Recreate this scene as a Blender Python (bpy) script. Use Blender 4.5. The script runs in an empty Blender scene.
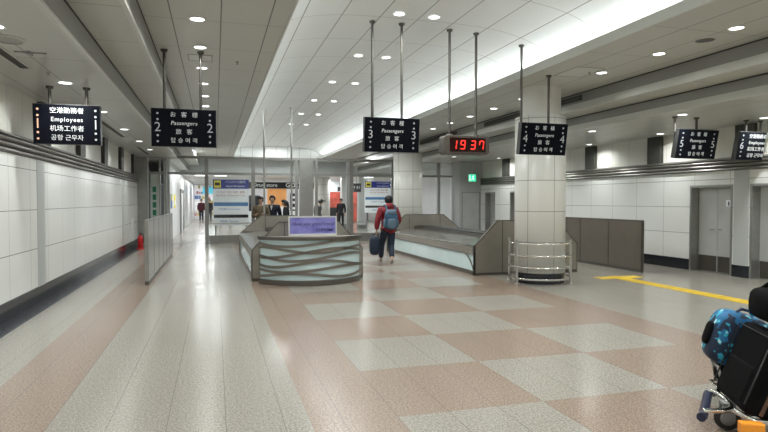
import bpy, math, random
from mathutils import Vector, Matrix
random.seed(7)
R = math.radians
PI = math.pi
sc = bpy.context.scene
COL = sc.collection
H = 1.58                                   # camera height

# ---------------------------------------------------------------- camera
cd = bpy.data.cameras.new('camera')
cam = bpy.data.objects.new('camera', cd)
COL.objects.link(cam)
cd.sensor_width = 36.0
cd.lens = 585.0 / 768.0 * 36.0
cd.clip_start = 0.05
cd.clip_end = 300
cam.location = (0, 0, H)
cam.rotation_euler = (R(90 - 1.47), 0, R(-16.1))
sc.camera = cam

# ---------------------------------------------------------------- world, exposure
w = bpy.data.worlds.new('world')
sc.world = w
w.use_nodes = True
w.node_tree.nodes['Background'].inputs[0].default_value = (0.75, 0.82, 0.85, 1)
w.node_tree.nodes['Background'].inputs[1].default_value = 0.10
sc.view_settings.view_transform = 'Standard'
sc.view_settings.look = 'None'
sc.view_settings.gamma = 1.0
sc.view_settings.use_curve_mapping = False
sc.view_settings.exposure = -0.48
LAMP_W = 24.0          # watts of one downlight
COVE = 42.0             # strength of the cove tubes
HALL_W = 150.0         # watts of one hall luminaire, added ones included

# ---------------------------------------------------------------- materials
def mat(name, col, rough=0.5, metal=0.0, spec=0.5, emit=None, es=0.0, noise=None, trans=0.0, alpha=1.0, aniso=0.0):
    m = bpy.data.materials.new(name)
    m.use_nodes = True
    nt = m.node_tree
    b = nt.nodes['Principled BSDF']
    b.inputs['Base Color'].default_value = (*col, 1)
    b.inputs['Roughness'].default_value = rough
    b.inputs['Metallic'].default_value = metal
    b.inputs['Specular IOR Level'].default_value = spec
    if emit:
        b.inputs['Emission Color'].default_value = (*emit, 1)
        b.inputs['Emission Strength'].default_value = es
    if noise:                               # (scale, amount)
        tc = nt.nodes.new('ShaderNodeTexCoord')
        n = nt.nodes.new('ShaderNodeTexNoise')
        n.inputs['Scale'].default_value = noise[0]
        n.inputs['Detail'].default_value = 3
        nt.links.new(tc.outputs['Object'], n.inputs['Vector'])
        mr = nt.nodes.new('ShaderNodeMapRange')
        mr.inputs['From Min'].default_value = 0.3
        mr.inputs['From Max'].default_value = 0.7
        mr.inputs['To Min'].default_value = 1 - noise[1]
        mr.inputs['To Max'].default_value = 1 + noise[1]
        nt.links.new(n.outputs['Fac'], mr.inputs['Value'])
        mx = nt.nodes.new('ShaderNodeVectorMath')
        mx.operation = 'SCALE'
        mx.inputs[0].default_value = col
        nt.links.new(mr.outputs['Result'], mx.inputs['Scale'])
        nt.links.new(mx.outputs['Vector'], b.inputs['Base Color'])
    return m

class NG:
    """small node graph writer"""
    def __init__(s, m):
        s.nt = m.node_tree
    def val(s, v):
        n = s.nt.nodes.new('ShaderNodeValue'); n.outputs[0].default_value = v
        return n.outputs[0]
    def math(s, op, a, b=0.0, c=0.0):
        n = s.nt.nodes.new('ShaderNodeMath'); n.operation = op
        for i, v in enumerate((a, b, c)):
            if hasattr(v, 'links') or hasattr(v, 'is_linked'):
                s.nt.links.new(v, n.inputs[i])
            else:
                n.inputs[i].default_value = v
        return n.outputs[0]
    def between(s, x, a, b):
        return s.math('MULTIPLY', s.math('GREATER_THAN', x, a), s.math('LESS_THAN', x, b))
    def line(s, x, off, step, width):
        f = s.math('FRACT', s.math('DIVIDE', s.math('SUBTRACT', x, off - width / 2), step))
        return s.math('LESS_THAN', f, width / step)
    def mix(s, fac, a, b):
        n = s.nt.nodes.new('ShaderNodeMix'); n.data_type = 'RGBA'
        for sock, v in ((n.inputs[0], fac), (n.inputs[6], a), (n.inputs[7], b)):
            if hasattr(v, 'is_linked'):
                s.nt.links.new(v, sock)
            elif isinstance(v, tuple):
                sock.default_value = (*v, 1)
            else:
                sock.default_value = v
        return n.outputs[2]
    def pos(s):
        g = s.nt.nodes.new('ShaderNodeNewGeometry')
        p = s.nt.nodes.new('ShaderNodeSeparateXYZ')
        s.nt.links.new(g.outputs['Position'], p.inputs[0])
        return g.outputs['Position'], p.outputs
    def noise(s, vec, scale, detail=2):
        n = s.nt.nodes.new('ShaderNodeTexNoise')
        n.inputs['Scale'].default_value = scale
        n.inputs['Detail'].default_value = detail
        s.nt.links.new(vec, n.inputs['Vector'])
        return n.outputs['Fac']

def grid_mat(name, col, seam, lines, rough=0.4, metal=0.0, spec=0.5, var=0.04):
    """panels parted by seams; lines = [(axis, offset, step, width)]"""
    m = mat(name, col, rough, metal, spec)
    g = NG(m)
    pv, p = g.pos()
    tot = None
    for ax, off, step, wd in lines:
        l = g.line(p[ax], off, step, wd)
        tot = l if tot is None else g.math('MAXIMUM', tot, l)
    nz = g.noise(pv, 1.3, 3)
    lo = tuple(c * (1 - var) for c in col)
    hi = tuple(min(1, c * (1 + var)) for c in col)
    c0 = g.mix(nz, lo, hi)
    c1 = g.mix(tot, c0, seam)
    m.node_tree.links.new(c1, m.node_tree.nodes['Principled BSDF'].inputs['Base Color'])
    return m

def floor_material():
    m = mat('terrazzo_floor', (.5, .5, .45), 0.16, 0, 0.5)
    g = NG(m)
    pv, p = g.pos()
    x, y = p[0], p[1]
    # checker of pink and white cells 1.2 m wide between x = 1.275 and 4.875
    i = g.math('FLOOR', g.math('DIVIDE', g.math('SUBTRACT', x, 1.275), 1.2))
    j = g.math('FLOOR', g.math('DIVIDE', g.math('SUBTRACT', y, 4.05), 1.2))
    odd = g.math('GREATER_THAN', g.math('FRACT', g.math('MULTIPLY', g.math('ADD', g.math('ADD', i, j), 100.0), 0.5)), 0.25)
    chk = g.math('MULTIPLY', g.between(x, 1.275, 4.875), g.math('SUBTRACT', 1.0, odd))
    pink = chk
    for a, b in ((-1.764, -1.137), (0.644, 1.275), (4.875, 5.5)):
        pink = g.math('MAXIMUM', pink, g.between(x, a, b))
    pink = g.math('MULTIPLY', pink, g.math('LESS_THAN', y, 23.0))
    n1 = g.noise(pv, 120, 1)
    n2 = g.noise(pv, 48, 2)
    n3 = g.noise(pv, 0.8, 3)
    ss = g.nt.nodes.new('ShaderNodeMapRange')
    ss.inputs['From Min'].default_value = 0.40; ss.inputs['From Max'].default_value = 0.60
    g.nt.links.new(n1, ss.inputs['Value'])
    s2 = g.nt.nodes.new('ShaderNodeMapRange')
    s2.inputs['From Min'].default_value = 0.35; s2.inputs['From Max'].default_value = 0.65
    g.nt.links.new(n2, s2.inputs['Value'])
    sp = g.math('ADD', g.math('MULTIPLY', ss.outputs[0], 0.6), g.math('MULTIPLY', s2.outputs[0], 0.4))
    white = g.mix(sp, (0.15, 0.137, 0.115), (0.48, 0.45, 0.395))
    rose = g.mix(sp, (0.15, 0.105, 0.08), (0.42, 0.325, 0.26))
    c = g.mix(pink, white, rose)
    # grout
    left = g.math('LESS_THAN', x, 0.65)
    lx1 = g.line(x, -1.137, 0.4, 0.006)
    lx2 = g.line(x, 1.275, 0.4, 0.006)
    ly = g.line(y, 4.05, 0.4, 0.006)
    lx = g.math('ADD', g.math('MULTIPLY', left, lx1), g.math('MULTIPLY', g.math('SUBTRACT', 1.0, left), lx2))
    gr = g.math('MULTIPLY', g.math('MAXIMUM', lx, g.math('MULTIPLY', ly, 0.45)), 0.75)
    c = g.mix(gr, c, (0.16, 0.13, 0.11))
    # polished dark granite along the left wall
    c = g.mix(g.math('LESS_THAN', x, -2.383), c, g.mix(sp, (0.012, 0.014, 0.02), (0.04, 0.045, 0.06)))
    b = m.node_tree.nodes['Principled BSDF']
    g.nt.links.new(c, b.inputs['Base Color'])
    rr = g.nt.nodes.new('ShaderNodeMapRange')
    rr.inputs['To Min'].default_value = 0.17; rr.inputs['To Max'].default_value = 0.27
    g.nt.links.new(n3, rr.inputs['Value'])
    g.nt.links.new(rr.outputs[0], b.inputs['Roughness'])
    return m

def glass_mat(name, tint=(0.97, 0.985, 0.98), mixv=0.12):
    m = bpy.data.materials.new(name); m.use_nodes = True
    nt = m.node_tree
    for n in list(nt.nodes):
        nt.nodes.remove(n)
    o = nt.nodes.new('ShaderNodeOutputMaterial')
    t = nt.nodes.new('ShaderNodeBsdfTransparent'); t.inputs[0].default_value = (*tint, 1)
    gl = nt.nodes.new('ShaderNodeBsdfGlossy'); gl.inputs['Roughness'].default_value = 0.02
    fr = nt.nodes.new('ShaderNodeFresnel'); fr.inputs[0].default_value = 1.45
    mx = nt.nodes.new('ShaderNodeMixShader')
    nt.links.new(fr.outputs[0], mx.inputs[0])
    nt.links.new(t.outputs[0], mx.inputs[1]); nt.links.new(gl.outputs[0], mx.inputs[2])
    nt.links.new(mx.outputs[0], o.inputs[0])
    return m

M = {}
M['floor'] = floor_material()
CEIL = (0.50, 0.505, 0.47)
SEAM = (0.09, 0.09, 0.085)
M['ceil_low'] = grid_mat('low_ceiling_panel', CEIL, SEAM, [(0, -1.92, 0.60, 0.010), (1, 2.0, 2.65, 0.010)], 0.32, 0.0, 0.6)
M['ceil_mid'] = grid_mat('step_ceiling_panel', CEIL, SEAM, [(1, 0.8, 1.33, 0.010)], 0.4)
M['ceil_top'] = grid_mat('flat_ceiling_panel', CEIL, SEAM, [(0, -0.48, 0.563, 0.014), (1, 0.8, 1.33, 0.008)], 0.4)
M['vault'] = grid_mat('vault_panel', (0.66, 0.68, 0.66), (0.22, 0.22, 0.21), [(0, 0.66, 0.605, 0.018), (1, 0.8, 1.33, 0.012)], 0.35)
M['riser'] = mat('ceiling_riser', (0.27, 0.275, 0.26), 0.5)  # partly its own darker grey, partly step shade put into the colour
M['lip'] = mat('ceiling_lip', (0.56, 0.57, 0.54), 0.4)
M['shadow_gap'] = mat('shadow_gap', (0.05, 0.05, 0.045), 0.7)
M['wall_panel'] = grid_mat('enamel_wall_panel', (0.80, 0.81, 0.79), (0.22, 0.22, 0.21), [(2, 0.245, 0.6, 0.010), (1, 0.35, 0.95, 0.007)], 0.22, 0, 0.5, 0.03)
M['wall_cross'] = grid_mat('enamel_cross_panel', (0.80, 0.81, 0.79), (0.22, 0.22, 0.21), [(2, 0.245, 0.6, 0.010), (0, 0.35, 0.95, 0.007)], 0.22, 0, 0.5, 0.03)
M['upper_wall'] = grid_mat('upper_wall_panel', (0.76, 0.75, 0.70), (0.25, 0.25, 0.23), [(1, 0.35, 0.67, 0.007)], 0.4, 0, 0.4)
M['grey_strip'] = mat('grey_wall_strip', (0.47, 0.485, 0.48), 0.35)
M['pilaster'] = mat('dark_pilaster', (0.045, 0.045, 0.04), 0.45)
M['moulding'] = mat('louvre_metal', (0.19, 0.185, 0.17), 0.38, 0.4, noise=(3, .06))
M['granite'] = mat('black_granite', (0.018, 0.02, 0.026), 0.12, noise=(90, .5))
M['bronze'] = mat('bronze_panel', (0.34, 0.315, 0.275), 0.34, 0.55, noise=(4, .05))
M['band'] = mat('band_metal', (0.22, 0.20, 0.175), 0.35, 0.5)
M['bronze_dark'] = mat('bronze_trim', (0.13, 0.12, 0.105), 0.35, 0.6, noise=(5, .05))
M['barrier'] = mat('brown_panel', (0.16, 0.135, 0.11), 0.35, 0.25, noise=(4, .05))
M['steel'] = mat('brushed_steel', (0.55, 0.54, 0.52), 0.28, 0.9, noise=(6, .05))
M['steel_dull'] = mat('dull_steel', (0.36, 0.36, 0.35), 0.34, 0.7, noise=(6, .06))
M['steel_door'] = mat('grey_door', (0.56, 0.57, 0.56), 0.35, 0.3, noise=(3, .04))
M['chrome'] = mat('chrome', (0.75, 0.75, 0.73), 0.12, 1.0)
M['black_plastic'] = mat('black_plastic', (0.012, 0.013, 0.015), 0.45)
M['sign_black'] = mat('sign_face', (0.005, 0.006, 0.010), 0.5, 0, 0.06)
M['sign_side'] = mat('sign_side', (0.045, 0.045, 0.045), 0.4)
M['sign_white'] = mat('sign_white', (0.68, 0.71, 0.71), 0.5, emit=(0.85, 0.9, 0.9), es=0.12)
M['sign_dim'] = mat('sign_dim', (0.45, 0.47, 0.49), 0.5, emit=(0.8, 0.85, 0.9), es=0.06)
M['sign_amber'] = mat('sign_amber', (0.8, 0.45, 0.3), 0.5, emit=(1.0, 0.5, 0.33), es=0.55)
M['post'] = mat('sign_post', (0.10, 0.095, 0.085), 0.4, 0.5)
M['clock_box'] = mat('clock_case', (0.10, 0.086, 0.075), 0.45, 0.3)
M['led_red'] = mat('red_led', (0.3, 0.01, 0.005), 0.4, emit=(1.0, 0.035, 0.025), es=2.4)
M['led_back'] = mat('led_screen', (0.02, 0.003, 0.003), 0.2)
M['lamp'] = mat('lamp_disc', (1, 1, 1), 0.5, emit=(0.97, 1.0, 0.98), es=9.0)
M['cove_tube'] = mat('cove_tube', (1, 1, 1), 0.5, emit=(0.93, 0.98, 1.0), es=COVE)
M['white_plastic'] = mat('white_plastic', (0.7, 0.7, 0.68), 0.4)
M['grille'] = mat('speaker_grille', (0.34, 0.34, 0.32), 0.6)
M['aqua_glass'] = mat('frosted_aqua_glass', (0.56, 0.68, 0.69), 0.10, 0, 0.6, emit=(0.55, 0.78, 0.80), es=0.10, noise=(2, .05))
M['belt'] = mat('black_belt', (0.016, 0.016, 0.016), 0.5)
M['table_top'] = mat('steel_table', (0.40, 0.395, 0.375), 0.22, 0.75, noise=(7, .06))
M['yellow'] = mat('tactile_yellow', (0.72, 0.50, 0.03), 0.45, noise=(25, .08))
M['glass'] = glass_mat('clear_glass')
M['green_exit'] = mat('exit_green', (0.02, 0.45, 0.22), 0.4, emit=(0.05, 0.85, 0.45), es=1.4)
M['exit_white'] = mat('exit_white', (0.8, 0.95, 0.88), 0.4, emit=(0.8, 1, 0.9), es=1.5)
M['red_paint'] = mat('red_paint', (0.55, 0.02, 0.02), 0.25)
M['board_white'] = mat('board_white', (0.75, 0.77, 0.78), 0.4, emit=(0.9, 0.95, 1.0), es=0.25)
M['board_blue'] = mat('board_navy', (0.02, 0.03, 0.17), 0.4, emit=(0.05, 0.07, 0.4), es=0.25)
M['board_mid'] = mat('board_blue_band', (0.06, 0.18, 0.38), 0.4, emit=(0.1, 0.3, 0.6), es=0.2)
M['board_black'] = mat('board_black', (0.03, 0.03, 0.035), 0.4)
M['board_yellow'] = mat('board_yellow', (0.75, 0.66, 0.05), 0.4, emit=(0.9, 0.8, 0.1), es=0.2)
M['board_red'] = mat('board_red_text', (0.55, 0.18, 0.15), 0.5)
M['hall_ceiling'] = mat('hall_ceiling', (0.66, 0.67, 0.65), 0.4)
M['hall_wall'] = mat('hall_wall', (0.72, 0.73, 0.73), 0.35, noise=(1, .04))
M['hall_lamp'] = mat('hall_lamp', (1, 1, 1), 0.5, emit=(0.97, 0.99, 1.0), es=7.0)
M['shop_black'] = mat('shop_sign', (0.012, 0.014, 0.018), 0.3)
M['shop_orange'] = mat('shop_poster', (0.55, 0.22, 0.06), 0.4, emit=(1.0, 0.5, 0.18), es=0.55, noise=(3, .5))
M['shop_red'] = mat('shop_red', (0.40, 0.06, 0.05), 0.4, emit=(1.0, 0.25, 0.15), es=0.35, noise=(2.5, .6))
M['cyan'] = mat('cyan_panel', (0.05, 0.45, 0.60), 0.4, emit=(0.1, 0.75, 1.0), es=0.5)
M['goods_white'] = mat('goods_white', (0.75, 0.75, 0.76), 0.5, emit=(1, 1, 1), es=0.35)
M['goods_a'] = mat('goods_pink', (0.6, 0.25, 0.3), 0.5)
M['goods_b'] = mat('goods_blue', (0.15, 0.25, 0.5), 0.5)
M['goods_c'] = mat('goods_yellow', (0.65, 0.55, 0.2), 0.5)
M['green_mark'] = mat('green_mark', (0.02, 0.22, 0.12), 0.5)
M['frosted'] = mat('frosted_panel', (0.60, 0.66, 0.62), 0.3)
# clothes, skin
M['skin'] = mat('skin', (0.56, 0.36, 0.26), 0.5)
M['hair'] = mat('black_hair', (0.010, 0.009, 0.009), 0.45)
M['red_coat'] = mat('red_coat', (0.21, 0.009, 0.017), 0.6, noise=(12, .2))
M['navy'] = mat('navy_cloth', (0.012, 0.022, 0.045), 0.75, noise=(12, .2))
M['dark'] = mat('dark_cloth', (0.010, 0.010, 0.013), 0.7, noise=(12, .2))
M['suit'] = mat('suit_cloth', (0.010, 0.013, 0.030), 0.7)
M['brown_coat'] = mat('brown_coat', (0.13, 0.10, 0.06), 0.8, noise=(10, .2))
M['grey_coat'] = mat('grey_coat', (0.17, 0.17, 0.17), 0.8, noise=(10, .2))
M['maroon'] = mat('maroon_cloth', (0.08, 0.012, 0.022), 0.7)
M['white_cloth'] = mat('white_cloth', (0.7, 0.7, 0.7), 0.7)
M['pack_blue'] = mat('pack_blue', (0.035, 0.10, 0.18), 0.6, noise=(14, .25))
M['pack_grey'] = mat('pack_grey', (0.10, 0.16, 0.22), 0.6)
M['shoe_tan'] = mat('shoe_sole', (0.30, 0.265, 0.235), 0.6)
M['shoe_black'] = mat('shoe_black', (0.012, 0.012, 0.012), 0.4)
M['bag_black'] = mat('black_nylon', (0.004, 0.004, 0.0045), 0.7, 0, 0.06, noise=(20, .3))
M['eye'] = mat('eye_dark', (0.01, 0.008, 0.006), 0.2)
M['orange'] = mat('orange_plastic', (0.85, 0.30, 0.02), 0.4)
M['rubber'] = mat('rubber', (0.02, 0.02, 0.02), 0.7)
M['wood_strap'] = mat('brown_strap', (0.09, 0.045, 0.025), 0.5)
M['cart_grey'] = mat('cart_wheel_grey', (0.25, 0.25, 0.25), 0.5)
M['bumper'] = mat('bumper_navy', (0.012, 0.016, 0.045), 0.4)

def floral_mat():
    m = mat('blue_floral_cloth', (0.03, 0.12, 0.25), 0.6)
    g = NG(m)
    pv, p = g.pos()
    a = g.noise(pv, 9, 2); b = g.noise(pv, 17, 1)
    c = g.mix(g.math('GREATER_THAN', a, 0.52), (0.008, 0.02, 0.05), (0.01, 0.13, 0.30))
    c = g.mix(g.math('GREATER_THAN', b, 0.60), c, (0.03, 0.38, 0.55))
    c = g.mix(g.math('GREATER_THAN', b, 0.68), c, (0.55, 0.75, 0.70))
    m.node_tree.links.new(c, m.node_tree.nodes['Principled BSDF'].inputs['Base Color'])
    return m
M['floral'] = floral_mat()

def poster_mat():
    m = mat('violet_print', (0.3, 0.25, 0.6), 0.25)
    g = NG(m)
    pv, p = g.pos()
    a = g.noise(pv, 3.5, 3)
    c = g.mix(a, (0.06, 0.06, 0.34), (0.42, 0.40, 0.80))
    b = m.node_tree.nodes['Principled BSDF']
    m.node_tree.links.new(c, b.inputs['Base Color'])
    m.node_tree.links.new(c, b.inputs['Emission Color'])
    b.inputs['Emission Strength'].default_value = 0.15
    return m
M['poster'] = poster_mat()

# ---------------------------------------------------------------- mesh builder
class MB:
    def __init__(s):
        s.v = []; s.f = []; s.sm = []; s.mi = []; s.mats = []; s.T = Matrix.Identity(4)
    def mid(s, m):
        if m not in s.mats:
            s.mats.append(m)
        return s.mats.index(m)
    def add(s, vs, fs, m=None, smooth=False):
        k = s.mid(m) if m is not None else 0
        b = len(s.v)
        s.v += [tuple(s.T @ Vector(p)) for p in vs]
        for f in fs:
            s.f.append(tuple(b + i for i in f)); s.sm.append(smooth); s.mi.append(k)
        return s
    def box(s, x0, x1, y0, y1, z0, z1, m=None):
        if x0 > x1: x0, x1 = x1, x0
        if y0 > y1: y0, y1 = y1, y0
        vs = [(x0, y0, z0), (x1, y0, z0), (x1, y1, z0), (x0, y1, z0), (x0, y0, z1), (x1, y0, z1), (x1, y1, z1), (x0, y1, z1)]
        return s.add(vs, [(0, 3, 2, 1), (4, 5, 6, 7), (0, 1, 5, 4), (1, 2, 6, 5), (2, 3, 7, 6), (3, 0, 4, 7)], m)
    def prism(s, poly, axis, a, b, m=None):
        """poly: 2D points of the other two axes in order (xy / xz / yz); extruded along axis from a to b"""
        n = len(poly)
        def mk(p, t):
            if axis == 'z': return (p[0], p[1], t)
            if axis == 'y': return (p[0], t, p[1])
            return (t, p[0], p[1])
        vs = [mk(p, a) for p in poly] + [mk(p, b) for p in poly]
        fs = [tuple(range(n - 1, -1, -1)), tuple(range(n, 2 * n))]
        fs += [(i, (i + 1) % n, n + (i + 1) % n, n + i) for i in range(n)]
        return s.add(vs, fs, m)
    def cyl(s, p0, p1, r0, r1=None, n=16, m=None, caps=True):
        r1 = r0 if r1 is None else r1
        p0 = Vector(p0); p1 = Vector(p1)
        d = (p1 - p0).normalized()
        u = d.orthogonal().normalized(); v = d.cross(u)
        vs = []
        for p, r in ((p0, r0), (p1, r1)):
            for i in range(n):
                a = 2 * PI * i / n
                vs.append(p + u * (r * math.cos(a)) + v * (r * math.sin(a)))
        s.add(vs, [(i, (i + 1) % n, n + (i + 1) % n, n + i) for i in range(n)], m, True)
        if caps:
            s.add(vs[:n], [tuple(range(n - 1, -1, -1))], m)
            s.add(vs[n:], [tuple(range(n))], m)
        return s
    def tube(s, path, r, n=10, m=None, closed=False):
        P = [Vector(p) for p in path]
        k = len(P)
        vs = []
        up = None
        for i in range(k):
            a = P[(i - 1) % k] if (closed or i > 0) else P[i]
            b = P[(i + 1) % k] if (closed or i < k - 1) else P[i]
            d = (b - a).normalized()
            if up is None:
                up = d.orthogonal().normalized()
            u = (up - d * up.dot(d)).normalized(); up = u
            v = d.cross(u)
            for j in range(n):
                t = 2 * PI * j / n
                vs.append(P[i] + u * (r * math.cos(t)) + v * (r * math.sin(t)))
        fs = []
        for i in range(k if closed else k - 1):
            i2 = (i + 1) % k
            for j in range(n):
                fs.append((i * n + j, i * n + (j + 1) % n, i2 * n + (j + 1) % n, i2 * n + j))
        s.add(vs, fs, m, True)
        if not closed:
            s.add(vs[:n], [tuple(range(n - 1, -1, -1))], m)
            s.add(vs[-n:], [tuple(range(n))], m)
        return s
    def lathe(s, prof, c=(0, 0, 0), n=32, m=None, smooth=True, a0=0.0, a1=2 * PI):
        full = abs(a1 - a0 - 2 * PI) < 1e-6
        k = n if full else n + 1
        vs = []
        for r, z in prof:
            for i in range(k):
                a = a0 + (a1 - a0) * i / n
                vs.append((c[0] + r * math.cos(a), c[1] + r * math.sin(a), c[2] + z))
        fs = []
        for q in range(len(prof) - 1):
            for i in range(n):
                i2 = (i + 1) % k
                fs.append((q * k + i, q * k + i2, (q + 1) * k + i2, (q + 1) * k + i))
        return s.add(vs, fs, m, smooth)
    def ell(s, c, r, n=16, k=10, m=None, p=1.0):
        """ellipsoid; p < 1 gives a rounded box"""
        def pw(t): return math.copysign(abs(t) ** p, t)
        vs = [(c[0], c[1], c[2] - r[2])]
        for i in range(1, k):
            a = -PI / 2 + PI * i / k
            for j in range(n):
                b = 2 * PI * j / n
                vs.append((c[0] + r[0] * pw(math.cos(a)) * pw(math.cos(b)), c[1] + r[1] * pw(math.cos(a)) * pw(math.sin(b)), c[2] + r[2] * pw(math.sin(a))))
        vs.append((c[0], c[1], c[2] + r[2]))
        t = len(vs) - 1
        fs = [(0, 1 + (j + 1) % n, 1 + j) for j in range(n)]
        for i in range(k - 2):
            for j in range(n):
                a = 1 + i * n; b = a + n
                fs.append((a + j, a + (j + 1) % n, b + (j + 1) % n, b + j))
        a = 1 + (k - 2) * n
        fs += [(a + j, a + (j + 1) % n, t) for j in range(n)]
        return s.add(vs, fs, m, True)
    def mesh(s, me, m=None, smooth=True):
        return s.add([v.co.copy() for v in me.vertices], [tuple(p.vertices) for p in me.polygons], m, smooth)
    def text(s, body, size, loc, rot=(90, 0, 0), m=None, align='CENTER', shear=0.0, ext=0.002, bold=0.0, space=1.0, sx=1.0):
        cu = bpy.data.curves.new('t', 'FONT')
        cu.body = body; cu.size = size; cu.align_x = align; cu.align_y = 'CENTER'
        cu.extrude = ext; cu.shear = shear; cu.offset = bold; cu.space_character = space; cu.resolution_u = 3
        ob = bpy.data.objects.new('t', cu); COL.objects.link(ob)
        dg = bpy.context.evaluated_depsgraph_get(); dg.update()
        me = bpy.data.meshes.new_from_object(ob.evaluated_get(dg))
        X = Matrix.Translation(loc) @ Matrix.Rotation(R(rot[2]), 4, 'Z') @ Matrix.Rotation(R(rot[1]), 4, 'Y') @ Matrix.Rotation(R(rot[0]), 4, 'X') @ Matrix.Diagonal((sx, 1, 1, 1))
        me.transform(X)
        s.mesh(me, m, False)
        bpy.data.objects.remove(ob); bpy.data.curves.remove(cu); bpy.data.meshes.remove(me)
        return s
    def build(s, name, m=None, parent=None, bevel=0.0, local=False, seg=2):
        off = Vector((0, 0, 0))
        if parent is not None and not local:
            q = parent
            while q is not None:
                off += q.location; q = q.parent
        me = bpy.data.meshes.new(name)
        me.from_pydata([tuple(Vector(v) - off) for v in s.v], [], s.f)
        ms = s.mats if any(x is not None for x in s.mats) else []
        if ms:
            for x in ms: me.materials.append(x if x is not None else m)
            me.polygons.foreach_set('material_index', s.mi)
        elif m is not None:
            me.materials.append(m)
        me.polygons.foreach_set('use_smooth', s.sm)
        me.update()
        o = bpy.data.objects.new(name, me); COL.objects.link(o)
        if parent is not None: o.parent = parent
        if bevel > 0:
            b = o.modifiers.new('bevel', 'BEVEL'); b.width = bevel; b.segments = seg; b.limit_method = 'ANGLE'; b.angle_limit = R(40)
        return o

def tag(o, label=None, cat=None, group=None, kind=None):
    if label: o['label'] = label
    if cat: o['category'] = cat
    if group: o['group'] = group
    if kind: o['kind'] = kind
    return o
def empty(name, loc, label, cat, group=None, rz=0.0):
    o = bpy.data.objects.new(name, None); COL.objects.link(o)
    o.location = loc; o.rotation_euler = (0, 0, rz); o.empty_display_size = 0.1
    return tag(o, label, cat, group)
def struct(name, mb, m, label=None, cat=None, bevel=0.0, parent=None):
    o = mb.build(name, m, parent, bevel)
    if parent is None:
        tag(o, label, cat, None, 'structure')
    return o
ORD = ['first', 'second', 'third', 'fourth', 'fifth', 'sixth', 'seventh', 'eighth', 'ninth', 'tenth', 'eleventh', 'twelfth', 'thirteenth', 'fourteenth', 'fifteenth', 'sixteenth', 'seventeenth', 'eighteenth', 'nineteenth', 'twentieth']

# ---------------------------------------------------------------- structure
XL, XR = -2.65, 10.45            # lower wall faces
Z1, Z2, Z3 = H + 1.575, H + 1.86, H + 2.18
YB, YE = -6.0, 32.0              # back of the room, bulkhead before the hall
YP = 22.7                        # entrance partition
struct('floor', MB().box(-4.2, 16, YB, 62, -0.05, 0), M['floor'], 'speckled pink and white polished stone floor of the whole hall', 'floor')

def vault_z(x):
    t = min(1.0, abs((x - 3.04) / 2.5))
    return H + 2.42 + 0.43 * (1 - t ** 3.8)
CX0, CX1 = 0.885, 5.2
VE = 31.0
# stepped ceiling: each level a slab, risers with a lighter lip
c = MB()
c.box(-3.3, -1.32, YB, YE, Z1, Z1 + .03, M['ceil_low']); c.box(7.70, 11.4, YB, YE, Z1, Z1 + .03, M['ceil_low'])
c.box(-1.32, -.80, YB, YE, Z2, Z2 + .03, M['ceil_mid']); c.box(7.07, 7.70, YB, YE, Z2, Z2 + .03, M['ceil_mid'])
c.box(-.80, CX0 - .03, YB, YE, Z3, Z3 + .03, M['ceil_top']); c.box(CX1 + .03, 7.07, YB, YE, Z3, Z3 + .03, M['ceil_top'])
c.box(CX0 - .03, CX1 + .03, VE, YE, Z3, Z3 + .03, M['ceil_top'])
struct('ceiling', c, None, 'stepped grey metal panel ceiling rising toward the middle of the hall', 'ceiling')
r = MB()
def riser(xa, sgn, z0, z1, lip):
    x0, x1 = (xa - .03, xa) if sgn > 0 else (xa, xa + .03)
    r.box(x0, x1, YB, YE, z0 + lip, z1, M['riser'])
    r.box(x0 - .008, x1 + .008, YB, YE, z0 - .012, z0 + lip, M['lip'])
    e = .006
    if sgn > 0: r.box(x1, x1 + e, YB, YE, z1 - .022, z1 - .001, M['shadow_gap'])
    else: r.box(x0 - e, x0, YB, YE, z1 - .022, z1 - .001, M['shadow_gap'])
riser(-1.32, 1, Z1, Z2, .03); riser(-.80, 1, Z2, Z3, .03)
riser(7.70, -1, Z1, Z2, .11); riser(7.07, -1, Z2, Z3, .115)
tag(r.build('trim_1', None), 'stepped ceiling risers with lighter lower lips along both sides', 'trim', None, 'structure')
# fascia and ledge of the cove
f = MB()
f.box(CX0 - .03, CX0, YB, VE, Z3 - .01, Z3 + .13); f.box(CX1, CX1 + .03, YB, VE, Z3 - .01, Z3 + .13)
f.box(CX0 - .36, CX0 - .03, YB, VE, Z3 + .04, Z3 + .06); f.box(CX1 + .03, CX1 + .36, YB, VE, Z3 + .04, Z3 + .06)
struct('trim_2', f, M['lip'], 'pale cove fascias edging the raised middle ceiling', 'trim')
v = MB()
N = 28
pts = [(3.04 - 2.5 + 5.0 * i / N, vault_z(3.04 - 2.5 + 5.0 * i / N)) for i in range(N + 1)]
vs = [(x, YB, z) for x, z in pts] + [(x, VE, z) for x, z in pts]
v.add(vs, [(i, N + 1 + i, N + 2 + i, i + 1) for i in range(N)], None, True)
# sides down to the ledge and end walls
for x in (.54, 5.54):
    v.add([(x, YB, Z3 + .04), (x, VE, Z3 + .04), (x, VE, H + 2.42), (x, YB, H + 2.42)], [(0, 1, 2, 3)])
for y in (YB, VE):
    v.add([(x, y, z) for x, z in pts] + [(5.54, y, Z3), (.54, y, Z3)], [tuple(range(N + 3))])
struct('ceiling_vault', v, M['vault'], 'bright vaulted middle ceiling lit from hidden coves', 'ceiling')
for k, (x, nm) in enumerate(((.66, 'left'), (5.42, 'right'))):
    t = MB()
    y = YB + .2
    while y < VE - 1.3:
        t.cyl((x, y, Z3 + .10), (x, y + 1.2, Z3 + .10), .018, n=8); y += 1.26
    tag(t.build('cove_light', M['cove_tube']), 'row of white tubes hidden behind the %s cove fascia' % nm, 'light')

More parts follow.
